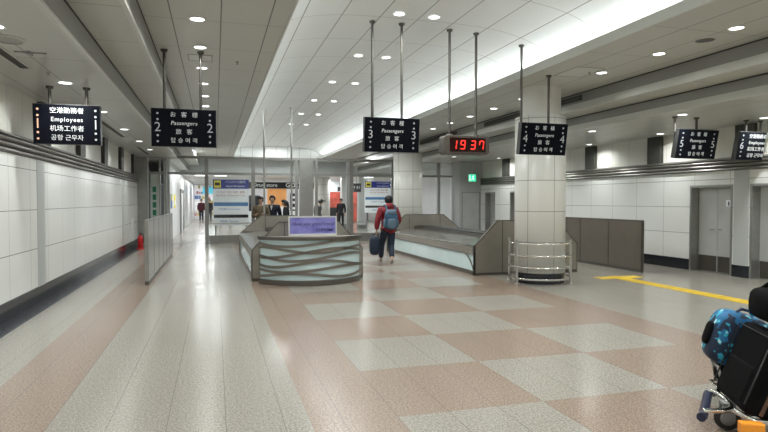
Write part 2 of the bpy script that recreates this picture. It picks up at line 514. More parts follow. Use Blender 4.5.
# left wall
a = MB()
a.box(XL - .2, XL, YB, 22.4, 0.245, 2.22)
struct('wall_left', a, M['wall_panel'], 'white enamel panel wall on the left', 'wall')
struct('baseboard_left', MB().box(XL - .2, XL + .012, YB, 22.4, 0, .245), M['granite'], 'black polished stone base along the left wall', 'baseboard')
struct('wall_left_upper', MB().box(XL - .25, XL - .05, YB, YE, 2.2, Z1), M['upper_wall'], 'set back white upper wall above the left louvre band', 'wall')
s_ = MB()
for y in (1.8, 10.4, 19.0):
    s_.box(XL - .01, XL + .006, y - .2, y + .2, .245, 2.22)
struct('trim_3', s_, M['grey_strip'], 'grey vertical strips between the left wall panels', 'trim')
def louvre(mb, x, sgn, y0, y1):
    """three stacked rounded louvre blades and a top ledge; sgn points into the room"""
    for k in range(3):
        z = 2.225 + k * .078
        mb.prism([(x - sgn * .04, z), (x + sgn * .03, z + .006), (x + sgn * .045, z + .026), (x + sgn * .03, z + .054), (x - sgn * .04, z + .062)], 'y', y0, y1, M['moulding'])
    mb.box(x - sgn * .04, x, y0, y1, 2.22, 2.48, M['shadow_gap'])
    mb.prism([(x - sgn * .12, 2.455), (x + sgn * .05, 2.455), (x + sgn * .05, 2.47), (x + sgn * .01, 2.50), (x - sgn * .12, 2.50)], 'y', y0, y1, M['moulding'])
mo = MB(); louvre(mo, XL, 1, YB, 22.4)
tag(mo.build('trim_4', None), 'grey metal louvre band along the left wall', 'trim', None, 'structure')
pl = MB()
for y in (5.3, 8.0, 10.7, 13.4, 16.1, 18.8, 21.5):
    pl.box(XL - .06, XL + .035, y - .24, y + .24, 2.50, Z1)
struct('trim_5', pl, M['pilaster'], 'dark piers above the left louvre band', 'trim')

# right wall, with the recesses of the doors
D1 = (9.78, 10.93); D2 = (7.9, 9.36); D3 = (20.65, 21.5); D4 = (18.4, 19.45); YQ = 21.9
DH = 1.93
a = MB(); bb = MB()
segs = [YB] + [q for d in (D2, D1, D4, D3) for q in d] + [21.9]
for k in range(0, len(segs), 2):
    a.box(XR, XR + .25, segs[k], segs[k + 1], .245, DH)
    bb.box(XR - .012, XR + .25, segs[k], segs[k + 1], 0, .245)
a.box(XR, XR + .25, YB, 21.9, DH, 2.22)
struct('wall_right', a, M['wall_panel'], 'white enamel panel wall on the right with doors', 'wall')
struct('baseboard_right', bb, M['granite'], 'black polished stone base along the right wall', 'baseboard')
struct('wall_right_upper', MB().box(XR + .06, XR + .25, YB, YE, 2.2, Z1), M['upper_wall'], 'set back white upper wall above the right louvre band', 'wall')
mo = MB(); louvre(mo, XR, -1, YB, 21.9)
tag(mo.build('trim_6', None), 'grey metal louvre band along the right wall', 'trim', None, 'structure')
pl = MB()
for y in (6.9, 9.5, 12.07, 14.65, 17.2, 19.8):
    pl.box(XR - .035, XR + .07, y - .22, y + .22, 2.50, Z1)
struct('trim_7', pl, M['pilaster'], 'dark piers above the right louvre band', 'trim')
struct('trim_8', MB().box(XR - .006, XR + .01, 9.36 + .03, 9.78 - .03, .245, 2.22), M['grey_strip'], 'bluish grey wall strip between the two right doors', 'trim')
struct('wall_back', MB().box(-4.2, 12, YB - .2, YB, 0, 4.6), M['wall_cross'], 'panel wall behind the viewpoint', 'wall')

def recess_door(name, y0, y1, leaves, label, sign=False):
    """steel door set back in a steel lined recess of the right wall"""
    fr = MB()
    d = .2
    fr.box(XR - .01, XR + d + .05, y0, y0 + .05, 0, DH); fr.box(XR - .01, XR + d + .05, y1 - .05, y1, 0, DH)
    fr.box(XR - .01, XR + d + .05, y0 + .05, y1 - .05, DH - .05, DH)
    o = fr.build(name, M['steel_dull']); tag(o, label, 'door', None, 'structure')
    W = (y1 - y0 - .1) / leaves
    for k in range(leaves):
        a0, a1 = y0 + .05 + k * W + .004, y0 + .05 + (k + 1) * W - .004
        lf = MB().box(XR + d, XR + d + .045, a0, a1, .01, DH - .055).build('door_leaf', M['steel_door'], o)
        MB().box(XR + d - .004, XR + d, a0 + .01, a1 - .01, .015, .36).build('kick_plate', M['bronze_dark'], lf)
        hy = a1 - .07 if k == 0 else a0 + .07
        MB().cyl((XR + d, hy, .95), (XR + d - .05, hy, .95), .012, n=10).tube([(XR + d - .05, hy, .95), (XR + d - .05, hy + (-.1 if k == 0 else .1), .95)], .01).build('door_handle', M['chrome'], lf)
        if sign and k == 0:
            s2 = MB().box(XR + d - .003, XR + d, a0 + .16, a0 + .30, 1.46, 1.60).build('pictogram_plate', M['board_white'], lf)
            q = MB(); yc = a0 + .23; xx = XR + d - .004
            q.cyl((xx, yc, 1.565), (xx - .002, yc, 1.565), .013, n=12)
            q.box(xx - .002, xx, yc - .022, yc + .022, 1.505, 1.548); q.box(xx - .002, xx, yc - .015, yc - .003, 1.47, 1.505); q.box(xx - .002, xx, yc + .003, yc + .015, 1.47, 1.505)
            q.build('person_symbol', M['board_black'], lf)
    return o
recess_door('door_1', *D1, 2, 'grey steel double door with a white pictogram and dark kick plates', True)
recess_door('door_2', *D2, 2, 'grey steel door at the right edge, nearest the viewpoint')
recess_door('door_3', *D3, 1, 'recessed grey door at the far end of the right wall')
recess_door('door_4', *D4, 1, 'recessed grey door half hidden behind the near round column')

# short cross wall at the far right, with a wide grey door
EX0 = 9.5
cw = MB().box(EX0 + .1, XR + .25, YQ, YQ + .2, 1.95, Z1).box(EX0, EX0 + .1, YQ, YP + .05, 0, Z1).box(XR - .03, XR + .25, YQ, YQ + .2, 0, 1.95)
struct('wall_far_right', cw, M['grey_strip'], 'short grey cross wall at the far right corner', 'wall')
d5 = MB().box(EX0 + .1, EX0 + .14, YQ - .01, YQ + .12, 0, 1.95).box(XR - .07, XR - .03, YQ - .01, YQ + .12, 0, 1.95).box(EX0 + .14, XR - .07, YQ - .01, YQ + .12, 1.90, 1.95).build('door_5', M['steel_dull'])
tag(d5, 'pale grey door under the green exit sign', 'door', None, 'structure')
MB().box(EX0 + .145, XR - .075, YQ + .03, YQ + .08, .01, 1.895).build('door_leaf', M['steel_door'], d5)
MB().cyl((EX0 + .2, YQ + .03, .95), (EX0 + .2, YQ - .03, .95), .02, n=10).build('door_handle', M['chrome'], d5)

# end pier of the left wall and the wall of the passage beyond
pier = MB().box(XL - .2, XL + .33, 22.4, 22.9, 0, Z1)
struct('wall_left_end', pier, M['steel_dull'], 'grey metal end pier of the left wall', 'wall')
struct('wall_passage', MB().box(-1.95, -1.72, 24.6, 54, 0, 3.2), M['hall_wall'], 'white wall of the passage beyond the left walkway', 'wall')
struct('wall_passage_end', MB().box(-4.2, 1.2, 54, 54.2, 0, 3.2), M['hall_wall'], 'white wall closing the far passage', 'wall')

# hall beyond: bulkhead, ceiling, back wall
struct('ceiling_bulkhead', MB().box(-4.2, 16, YE, YE + .3, 2.93, 4.6), M['grey_strip'], 'grey bulkhead above the far concourse', 'ceiling')
struct('ceiling_concourse', MB().box(-4.2, 16, YE + .3, 55, 3.0, 3.03), M['hall_ceiling'], 'pale ceiling of the far concourse', 'ceiling')
struct('wall_concourse', MB().box(1.2, 16, 46, 46.2, 0, 3.0), M['hall_wall'], 'white far wall of the concourse', 'wall')
struct('wall_concourse_right', MB().box(13.5, 13.7, 23, 46, 0, 3.2), M['hall_wall'], 'white right wall of the concourse', 'wall')
struct('wall_right_beyond', MB().box(10.45, 10.7, 22.9, 31, 0, Z1), M['hall_wall'], 'white wall past the right end of the entrance', 'wall')

# ---------------------------------------------------------------- downlights
def area(name, loc, rot, size, power, col=(1, 1, 1), sy=None, spread=180):
    l = bpy.data.lights.new(name, 'AREA'); l.energy = power; l.color = col
    if sy: l.shape = 'RECTANGLE'; l.size = size; l.size_y = sy
    else: l.shape = 'DISK'; l.size = size
    l.spread = R(spread)
    o = bpy.data.objects.new(name, l); COL.objects.link(o); o.location = loc; o.rotation_euler = rot
    return o
CW = (0.97, 1.0, 0.97)
def downlight(x, y, z, label, group, r=.085, power=None, spread=150):
    root = empty('downlight', (x, y, z), label, 'ceiling light', group)
    MB().lathe([(r + .018, 0), (r + .018, -.010), (r, -.012), (r - .006, -.002)], (x, y, z), 24).build('trim_ring', M['white_plastic'], root)
    MB().lathe([(0.0001, -.006), (r - .004, -.006)], (x, y, z), 24, smooth=False).build('lamp_disc', M['lamp'], root)
    area('lamp', (x, y, z - .02), (0, 0, 0), r * 1.7, power or LAMP_W, CW, spread=spread)
rows = [
    (-.19, Z3, [7.4 + 1.335 * k for k in range(8)], 'row over the left walkway'),
    (6.32, Z3, [5.9 + 1.335 * k for k in range(9)], 'row beside the right column line'),
    (2.71, None, [8.55 + 2.65 * k for k in range(6)], 'left row of the vault pair'),
    (3.275, None, [8.55 + 2.65 * k for k in range(6)], 'right row of the vault pair'),
    (-1.9, Z1, [6.05 + 2.63 * k for k in range(6)], 'row along the low left ceiling'),
    (8.17, Z1, [8.75 + 2.65 * k for k in range(5)], 'inner row of the low right ceiling'),
    (10.0, Z1, [8.68 + 2.7 * k for k in range(5)], 'row beside the right upper wall'),
]
for x, z, ys, nm in rows:
    for k, y in enumerate(ys):
        if x == 6.32 and (abs(y - 10.18) < .8 or abs(y - 18.75) < .8): continue
        zz = z if z else vault_z(x) - .004
        pw = LAMP_W * (1.6 if z is None else 0.55 if z == Z3 else 1.0)
        downlight(x, y, zz, '%s round white downlight from the viewpoint in the %s' % (ORD[k], nm), 'recessed ceiling downlights', power=pw)
# lamps of the same rows overhead and behind the viewpoint
for x, z, y0, st in ((-.19, Z3, 6.07, 1.335), (6.32, Z3, 4.56, 1.335), (2.71, None, 5.9, 2.65), (3.275, None, 5.9, 2.65), (-1.9, Z1, 3.4, 2.63), (8.17, Z1, 6.1, 2.65), (10.0, Z1, 6.0, 2.65)):
    y = y0; step = st * (2 if z == Z3 else 1)
    while y > -5:
        area('lamp', (x, y, (z if z else vault_z(x)) - .02), (0, 0, 0), .15, LAMP_W * (1.6 if z is None else 1.0), CW, spread=150)
        y -= step
# hall luminaires; those under the flat and vaulted ceiling are added to brighten the bulkhead
k = 0
for (x, y) in ((-.6, 34), (-.6, 42), (-.6, 49), (3, 35.5), (7.5, 35.5), (11, 35.5), (3, 42), (7.5, 42), (11, 42), (11.8, 27), (-.2, 27), (6.3, 27), (3, 26), (3, 29.5)):
    zz = 2.99 if y > YE else Z1 if x > 8 else vault_z(x) if x == 3 else Z3
    area('lamp', (x, y, zz - .03), (0, 0, 0), 1.2, HALL_W, (0.96, 0.99, 1.0), 1.2)
hl = [(-1.62 + .9, 33.2, 'over the far left passage'), (.3, 33.2, 'before the left blue notice board'), (5.0, 33.2, 'beside the far concourse column'), (8.6, 33.2, 'before the right blue notice board')]
for x, y, nm in hl:
    root = empty('concourse_light', (x, y, 3.0), 'bright square ceiling light of the concourse %s' % nm, 'ceiling light', 'concourse ceiling lights')
    MB().box(x - .34, x + .34, y - .34, y + .34, 2.965, 3.0).build('housing', M['white_plastic'], root)
    MB().box(x - .3, x + .3, y - .3, y + .3, 2.955, 2.968).build('diffuser', M['hall_lamp'], root)

# ---------------------------------------------------------------- ceiling fittings
def slot(x, y0, y1, z, label):
    root = empty('ceiling_vent', (x, (y0 + y1) / 2, z), label, 'vent', 'slot vents')
    m = MB().box(x - .07, x - .05, y0, y1, z - .012, z).box(x + .05, x + .07, y0, y1, z - .012, z).box(x - .05, x + .05, y0, y0 + .03, z - .012, z).box(x - .05, x + .05, y1 - .03, y1, z - .012, z)
    m.build('frame', M['lip'], root)
    MB().box(x - .05, x + .05, y0 + .03, y1 - .03, z - .006, z - .001).build('backing', M['shadow_gap'], root)
    q = MB()
    for d in (-.018, .018): q.box(x + d - .003, x + d + .003, y0 + .03, y1 - .03, z - .011, z - .005)
    q.build('slat', M['bronze_dark'], root)
slot(-2.15, 4.6, 7.9, Z1, 'dark slot vent in the low left ceiling, nearest the viewpoint')
slot(-2.15, 12.5, 15.6, Z1, 'dark slot vent in the low left ceiling beyond the first hanging sign')
slot(-2.15, 18.4, 21.2, Z1, 'dark slot vent at the far end of the low left ceiling')
for (y0, y1, nm) in ((10.2, 14.6, 'behind the near round column'), (16.5, 21.5, 'before the far round column')):
    root = empty('riser_vent', (7.07, (y0 + y1) / 2, H + 2.08), 'long dark slot vent in the right ceiling step %s' % nm, 'vent', 'slot vents in the ceiling step')
    MB().box(7.045, 7.066, y0, y1, H + 2.02, H + 2.125).build('opening', M['shadow_gap'], root)
    q = MB().box(7.04, 7.046, y0, y1, H + 2.068, H + 2.075); q.build('blade', M['bronze_dark'], root)
def disc(x, y, z, r, name, label, m, cat):
    root = empty(name, (x, y, z), label, cat)
    MB().lathe([(r, 0), (r, -.012), (r - .02, -.02)], (x, y, z), 28).build('rim', M['lip'], root)
    MB().lathe([(.0001, -.022), (r * .5, -.022), (r - .02, -.016)], (x, y, z), 28).build('grille', m, root)
disc(-1.93, 6.5, Z1, .16, 'ceiling_speaker', 'flat round grey speaker in the low left ceiling', M['grille'], 'speaker')
disc(6.35, 6.42, Z3, .14, 'ceiling_speaker', 'dark round speaker grille in the right flat ceiling', M['bronze_dark'], 'speaker')
def sprinkler(x, y, z, label):
    root = empty('sprinkler', (x, y, z), label, 'sprinkler', 'ceiling sprinklers')
    MB().lathe([(.035, 0), (.03, -.008), (.012, -.01), (.012, -.03)], (x, y, z), 14).build('escutcheon', M['steel_dull'], root)
    MB().lathe([(.0001, -.045), (.022, -.042), (.022, -.038)], (x, y, z), 14).build('deflector', M['steel_dull'], root)
sprinkler(-1.95, 8.05, Z1, 'small ceiling sprinkler just before the first hanging sign')
sprinkler(.35, 9.5, Z3, 'small sprinkler in the left flat ceiling')
sprinkler(6.1, 8.6, Z3, 'small sprinkler in the right flat ceiling before the column')
def hatch(x0, x1, y0, y1, z, label):
    root = empty('access_hatch', ((x0 + x1) / 2, (y0 + y1) / 2, z), label, 'hatch', 'ceiling access hatches')
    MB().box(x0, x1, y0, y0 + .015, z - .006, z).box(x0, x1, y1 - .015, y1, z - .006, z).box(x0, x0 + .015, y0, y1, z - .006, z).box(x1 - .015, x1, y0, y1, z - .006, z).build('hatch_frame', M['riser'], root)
    MB().box(x0 + .02, x1 - .02, y0 + .02, y1 - .02, z - .003, z).build('hatch_lid', M['lip'], root)
hatch(5.66, 6.2, 8.3, 9.0, Z3, 'square access hatch in the right flat ceiling')
hatch(-.38, -.02, 9.2, 9.6, Z3, 'small access hatch in the left flat ceiling')
# long brackets on the low left ceiling
bk = MB().box(-2.02, -1.72, 7.02, 7.05, Z1 - .012, Z1).box(-1.9, -1.86, 6.98, 7.09, Z1 - .03, Z1)
tag(bk.build('ceiling_bracket', M['steel_dull']), 'small dark T shaped bracket on the low left ceiling', 'bracket')

# ---------------------------------------------------------------- hanging signs
YS = 9.0
PASS = [('お   客   様', .082, 0, 1.0), ('Passengers', .080, .18, 1.05), ('旅   客', .082, 0, 1.0), ('탑 승 여 객', .080, 0, 1.05)]
EMPL = [('空港勤務者', .086, 0, 1.0), ('Employees', .084, 0, 1.12), ('机场工作者', .086, 0, 1.0), ('공항 근무자', .084, 0, 1.0)]
def hang_sign(num, cx, zb, wd, posts, lines, label, tilt=9, lm=None, text_dx=0.0, right=True):
    ht = .55
    cz = zb + ht / 2
    root = empty('hanging_sign', (cx, YS, zb), label, 'sign', 'black hanging lane signs')
    T = Matrix.Translation((cx, YS, cz)) @ Matrix.Rotation(R(tilt), 4, 'X')
    b = MB(); b.T = T
    b.box(-wd / 2, wd / 2, 0, .11, -ht / 2, ht / 2); b.build('sign_box', M['sign_side'], root, .006)
    b = MB(); b.T = T
    b.box(-wd / 2 + .008, wd / 2 - .008, -.004, .0, -ht / 2 + .008, ht / 2 - .008); face = b.build('sign_face', M['sign_black'], root)
    for (s, sz, sh, sp), z in zip(lines, (.185, .065, -.06, -.185)):
        t = MB(); t.T = T
        t.text(s, sz * 1.0, (text_dx, -.006, z), m=None, shear=sh, space=sp, bold=-.0002)
        t.build('lettering', M['sign_white'], root)
    for sx in (-1, 1) if right else (-1,):
        x = sx * .36 + text_dx
        mm = (lm or M['sign_dim']) if sx < 0 else (M['sign_white'] if lm else M['sign_dim'])
        q = MB(); q.T = T
        q.text(str(num), .19, (x, -.006, 0), bold=-.001); q.build('numeral', mm, root)
        for z in (.20, .115, -.115, -.20):
            q = MB(); q.T = T
            q.cyl((x, -.002, z), (x, -.009, z), .015, n=12); q.build('indicator', mm, root)
    for px, pz in posts:
        q = MB().cyl((px, YS + .02, zb + ht - .05), (px, YS + .02, pz), .022, n=12).lathe([(.045, -.03), (.05, -.004), (.05, 0)], (px, YS + .02, pz), 16)
        q.build('post', M['post'], root)
hang_sign(1, -1.955, 2.36, .845, ((-2.17, Z1), (-1.71, Z1)), EMPL, 'black hanging sign numbered 1 reading Employees, with amber marks', 3, M['sign_amber'])
hang_sign(2, -.425, 2.365, .90, ((-.69, Z3), (-.19, Z3)), PASS, 'black hanging sign numbered 2 reading Passengers over the left walkway', 3)
hang_sign(3, 2.735, 2.36, .92, ((2.41, vault_z(2.41)), (2.90, vault_z(2.90))), PASS, 'black hanging sign numbered 3 reading Passengers beside the red clock', 6)
hang_sign(4, 5.48, 2.375, .91, ((5.05, vault_z(5.05)), (5.58, Z3)), PASS, 'black hanging sign numbered 4 reading Passengers before the round column', 9)
hang_sign(5, 8.75, 2.375, .93, ((8.25, Z1), (8.75, Z1)), PASS, 'black hanging sign numbered 5 reading Passengers near the right wall', 11)
hang_sign(6, 10.05, 2.375, .66, ((9.93, Z1), (10.3, Z1)), EMPL, 'black hanging sign numbered 6 at the right edge, reading Employees', 11, None, .12, False)

# digital clock
cx, cz = 4.03, H + .93
clock = empty('digital_clock', (cx, YS, cz - .16), 'brown cased digital clock hanging from two rods, red digits 19 37', 'clock')
q = MB(); q.T = Matrix.Translation((cx, YS + .1, cz)) @ Matrix.Rotation(R(0), 4, 'Z')
n = 8
poly = []
for (ax, az, a0) in ((.405 - .05, .155 - .05, 0), (-.405 + .05, .155 - .05, 90), (-.405 + .05, -.155 + .05, 180), (.405 - .05, -.155 + .05, 270)):
    for i in range(n + 1):
        t = R(a0 + 90 * i / n); poly.append((ax + .05 * math.cos(t), az + .05 * math.sin(t)))
q.prism(poly, 'y', -.13, .13); q.build('case', M['clock_box'], clock, .012)
MB().box(cx - .315, cx + .33, YS - .036, YS - .028, cz - .115, cz + .115).build('screen', M['led_back'], clock)
SEG = {'0': 'abcdef', '1': 'bc', '2': 'abged', '3': 'abgcd', '4': 'fgbc', '5': 'afgcd', '6': 'afgedc', '7': 'fabc', '8': 'abcdefg', '9': 'abcdfg'}
for ch, dx in zip('1937', (-.235, -.085, .10, .25)):
    q = MB(); wq, hq, t = .088, .15, .016
    for sname in SEG[ch]:
        x0, x1 = -wq / 2, wq / 2
        rects = {'a': (x0 + t * .6, x1 - t * .6, hq / 2 - t, hq / 2), 'g': (x0 + t * .6, x1 - t * .6, -t / 2, t / 2), 'd': (x0 + t * .6, x1 - t * .6, -hq / 2, -hq / 2 + t),
                 'b': (x1 - t, x1, .006, hq / 2 - t * .6), 'c': (x1 - t, x1, -hq / 2 + t * .6, -.006), 'f': (x0, x0 + t, .006, hq / 2 - t * .6), 'e': (x0, x0 + t, -hq / 2 + t * .6, -.006)}
        u0, u1, w0, w1 = rects[sname]
        sh = .12
        q.prism([(cx + dx + u0 + sh * w0, cz + w0), (cx + dx + u1 + sh * w0, cz + w0), (cx + dx + u1 + sh * w1, cz + w1), (cx + dx + u0 + sh * w1, cz + w1)], 'y', YS - .042, YS - .035)
    q.build('digit', M['led_red'], clock)
for px in (3.76, 4.24):
    MB().cyl((px, YS + .1, cz + .15), (px, YS + .1, vault_z(px)), .022, n=12).lathe([(.045, -.03), (.05, -.004), (.05, 0)], (px, YS + .1, vault_z(px)), 16).lathe([(.06, 0), (.05, .03), (.03, .04)], (px, YS + .1, cz + .15), 14).build('post', M['post'], clock)

# two tall poles at the far end of the inspection island
for px, nm in ((1.43, 'left'), (2.25, 'right')):
    q = MB().cyl((px, 17.98, 0), (px, 17.98, vault_z(px)), .03, n=12).lathe([(.06, -.03), (.06, 0)], (px, 17.98, vault_z(px)), 14)
    tag(q.build('ceiling_pole', M['steel']), 'tall thin steel pole up to the vault, %s of the pair behind the island' % nm, 'pole', 'poles behind the island')

# ---------------------------------------------------------------- columns
def column(cx, cy, label, shaft_top=Z3):
    root = empty('round_column', (cx, cy, 0), label, 'column', 'round white columns')
    MB().lathe([(.47, 0), (.47, .2)], (cx, cy, 0), 48).build('base_band', M['granite'], root)
    c = MB().lathe([(.48, .2), (.485, .2), (.485, 3.2), (.38, 3.2)], (cx, cy, 0), 48)
    m = column.mats.get(cy)
    if m is None:
        m = grid_mat('column_panel', (0.76, 0.76, 0.72), (0.2, 0.2, 0.19), [(2, .2, .59, .010)], 0.3)
        # vertical joints every sixth of a turn
        g = NG(m); pv, p = g.pos()
        ang = g.math('ARCTAN2', g.math('SUBTRACT', p[1], cy), g.math('SUBTRACT', p[0], cx))
        l = g.line(ang, R(-88), R(60), .018)
        b = m.node_tree.nodes['Principled BSDF']
        src = b.inputs['Base Color'].links[0].from_socket
        mx = g.mix(l, src, (0.2, 0.2, 0.19)); m.node_tree.links.new(mx, b.inputs['Base Color'])
        column.mats[cy] = m
    c.build('cladding', m, root)
    MB().lathe([(.385, 3.2), (.385, shaft_top)], (cx, cy, 0), 40).build('shaft', M['white_col'], root)
column.mats = {}
M['white_col'] = mat('column_shaft', (0.74, 0.74, 0.70), 0.4)
column(6.12, 10.18, 'thick round white column beside sign 4, ringed by a chrome rail')
column(6.25, 18.75, 'round white column farther back, behind sign 3')
column(6.2, 35.0, 'white round column far off in the concourse', 2.99)

# rail around the near column
rr = empty('column_guard_rail', (6.12, 10.18, 0), 'round chrome guard rail of four rings around the near column', 'guard rail')
RC = .60
for z in (.10, .32, .54, .77):
    MB().tube([(6.12 + RC * math.cos(2 * PI * i / 48), 10.18 + RC * math.sin(2 * PI * i / 48), z) for i in range(48)], .020, 8, closed=True).build('ring', M['chrome'], rr)
for a in (-48, -165, 15, 75, 135):
    x, y = 6.12 + RC * math.cos(R(a)), 10.18 + RC * math.sin(R(a))
    MB().cyl((x, y, 0), (x, y, .84), .027, n=12).lathe([(.05, 0), (.05, .008), (.03, .012)], (x, y, 0), 14).build('upright', M['steel'], rr)

# ---------------------------------------------------------------- low barriers
def barrier(x, y0, y1, h, n, m, label, th=.06):
    root = empty('low_barrier', (x, (y0 + y1) / 2, 0), label, 'barrier')
    L = (y1 - y0) / n
    for k in range(n):
        MB().box(x - th / 2, x + th / 2, y0 + k * L + .012, y0 + (k + 1) * L - .012, .07, h - .03).build('panel', m, root, .004)
    MB().box(x - th / 2 - .006, x + th / 2 + .006, y0, y1, h - .03, h).build('top_rail', M['bronze_dark'] if m == M['barrier'] else M['steel_dull'], root)
    MB().box(x - th / 2 - .004, x + th / 2 + .004, y0, y1, 0, .07).build('plinth', M['bronze_dark'], root)
    for y in [y0 + k * L for k in range(n + 1)]:
        MB().box(x - th / 2 - .005, x + th / 2 + .005, y - .012, y + .012, .07, h - .03).build('seam_post', M['bronze_dark'] if m == M['barrier'] else M['steel_dull'], root)
barrier(-1.24, 11.75, 18.2, 1.225, 6, M['steel'], 'steel panelled low barrier beside the left walkway', .06)
barrier(9.05, 10.8, 15.3, 1.155, 4, M['barrier'], 'brown panelled low barrier before the right wall')

# ---------------------------------------------------------------- inspection counters
def end_panel(root, name, cx, hw, y, lowz, topz, fx0, fx1, th=.08):
    """chamfered end panel; seams and border strips are its own sub-parts"""
    x0, x1 = cx - hw, cx + hw
    p = MB().prism([(x0, .06), (x1, .06), (x1, lowz), (fx1, topz), (fx0, topz), (x0, lowz)], 'y', y, y + th).build(name, M['bronze'], root, .004)
    e = .018
    b = MB()
    path = [(x0, 0.0), (x0, lowz), (fx0, topz), (fx1, topz), (x1, lowz), (x1, 0.0)]
    for (ax, az), (bx, bz) in zip(path[:-1], path[1:]):
        d = Vector((bx - ax, bz - az)); l = d.length; d /= l; nrm = Vector((d.y, -d.x)) * e
        b.prism([(ax, az), (bx, bz), (bx + nrm.x, bz + nrm.y), (ax + nrm.x, az + nrm.y)], 'y', y - .006, y + th + .006)
    b.build('border', M['bronze_dark'], p)
    q = MB()
    for sx in (fx0 + .12, fx1 - .12):
        q.box(sx - .008, sx + .008, y - .004, y, .06, topz - .01)
    q.build('seam', M['bronze_dark'], p)
    MB().box(x0, x1, y - .003, y + th + .003, 0, .06).build('plinth', M['bronze_dark'], p)
def counter(cx, hw, y0, y1, label, lowz0, lowz1, f0, f1):
    root = empty('inspection_counter', (cx, (y0 + y1) / 2, 0), label, 'counter', 'baggage inspection counters')
    end_panel(root, 'near_end_panel', cx, hw, y0, lowz0, 1.17, *f0)
    end_panel(root, 'far_end_panel', cx, hw, y1, lowz1, 1.15, *f1)
    a, b = y0 + .08, y1
    for s in (-1, 1):
        xo = cx + s * hw; xi = cx + s * .34
        # sloping steel top, wood edge, glass front with a steel wave rail, kick plinth
        MB().prism([(xo, .60), (xo, .64), (xi, .70), (xi, .66)] if s < 0 else [(xi, .66), (xi, .70), (xo, .64), (xo, .60)], 'y', a, b).build('table_top', M['table_top'], root, .004)
        MB().box(min(xo, xo - s * .03), max(xo, xo - s * .03), a, b, .44, .60).build('apron', M['bronze'], root)
        MB().box(min(xo - s * .03, xo - s * .05), max(xo - s * .03, xo - s * .05), a, b, .09, .44).build('glass_front', M['aqua_glass'], root)
        pth = [(xo - s * .012, a + .01, .12)]
        for i in range(9):
            t = i / 8; pth.append((xo - s * .012, a + .02 + .55 * t, .12 + .33 * (1 - (1 - t) ** 2.2)))
        pth += [(xo - s * .012, b - .5, .45), (xo - s * .012, b - .02, .40)]
        MB().tube(pth, .016, 8).build('wave_rail', M['bronze_dark'], root)
        MB().box(min(xo - s * .02, xo - s * .06), max(xo - s * .02, xo - s * .06), a, b, 0, .09).build('plinth', M['bronze_dark'], root)
        # black slots at both ends of the top
        q = MB().box(xo - s * .10, xo - s * .36, a + .05, a + .13, .662, .674).box(xo - s * .10, xo - s * .36, b - .13, b - .05, .662, .674)
        q.build('card_slot', M['belt'], root)
    MB().box(cx - .34, cx + .34, a, b, .70, .78).build('spine', M['bronze_dark'], root)
    MB().box(cx - .30, cx + .30, a + .1, b - .1, .78, .80).build('belt', M['belt'], root)
counter(6.50, 1.24, 11.3, 17.8, 'long steel inspection counter with glass front beside the red coated walker', .64, .68, (5.78, 7.22), (5.86, 7.16))
counter(1.80, 1.12, 11.7, 17.8, 'inspection counter behind the curved front desk on the island', .62, .62, (1.20, 2.42), (1.32, 2.30))

# ---------------------------------------------------------------- curved front desk
desk = empty('front_desk', (1.8, 11.4, 0), 'curved front desk of aqua glass wrapped in wavy metal bands', 'desk')
sag = .62; ch = 1.0
RD = (ch * ch + sag * sag) / (2 * sag)
DC = (1.8, 10.78 + RD)
A = math.asin(ch / RD)
def arc(r, n=40, z=None, a0=-1.0, a1=1.0):
    out = []
    for i in range(n + 1):
        t = (a0 + (a1 - a0) * i / n) * A
        out.append((DC[0] + r * math.sin(t), DC[1] - r * math.cos(t)))
    return out
def arc_slab(r0, r1, z0, z1, n=40):
    o = arc(r0, n); i_ = arc(r1, n)
    return o + i_[::-1]
MB().prism(arc_slab(RD - .03, RD - .07, 0, 0), 'z', .10, .86).build('glass_front', M['aqua_glass'], desk)
MB().prism(arc_slab(RD + .005, RD - .12, 0, 0), 'z', .0, .10).build('plinth', M['bronze_dark'], desk, .006)
MB().prism(arc(RD + .03, 40), 'z', .86, .90).build('desk_top', M['bronze'], desk, .008)
MB().prism(arc_slab(RD + .035, RD - .02, 0, 0), 'z', .845, .91).build('top_rim', M['bronze_dark'], desk, .006)
waves = [(.80, -.07, 1.0, 0.3), (.66, .05, 1.4, 1.2), (.52, .06, 1.3, 2.6), (.40, -.06, 1.5, .4), (.30, .05, 1.1, 3.4), (.19, -.04, 1.6, 1.9), (.60, .09, 1.0, 4.4)]
for zc, am, fq, ph in waves:
    n = 48; vs = []; hw_ = .026
    for i in range(n + 1):
        u = i / n; t = (-1 + 2 * u) * A
        z = zc + am * math.sin(fq * PI * 2 * u * .8 + ph)
        z = min(.83, max(.13, z))
        for rr_, dz in ((RD - .002, -hw_), (RD + .006, -hw_), (RD + .006, hw_), (RD - .002, hw_)):
            vs.append((DC[0] + rr_ * math.sin(t), DC[1] - rr_ * math.cos(t), z + dz))
    fs = []
    for i in range(n):
        for j in range(4):
            fs.append((i * 4 + j, i * 4 + (j + 1) % 4, i * 4 + 4 + (j + 1) % 4, i * 4 + 4 + j))
    fs += [(3, 2, 1, 0), (n * 4, n * 4 + 1, n * 4 + 2, n * 4 + 3)]
    MB().add(vs, fs, None, False).build('wave_band', M['band'], desk)
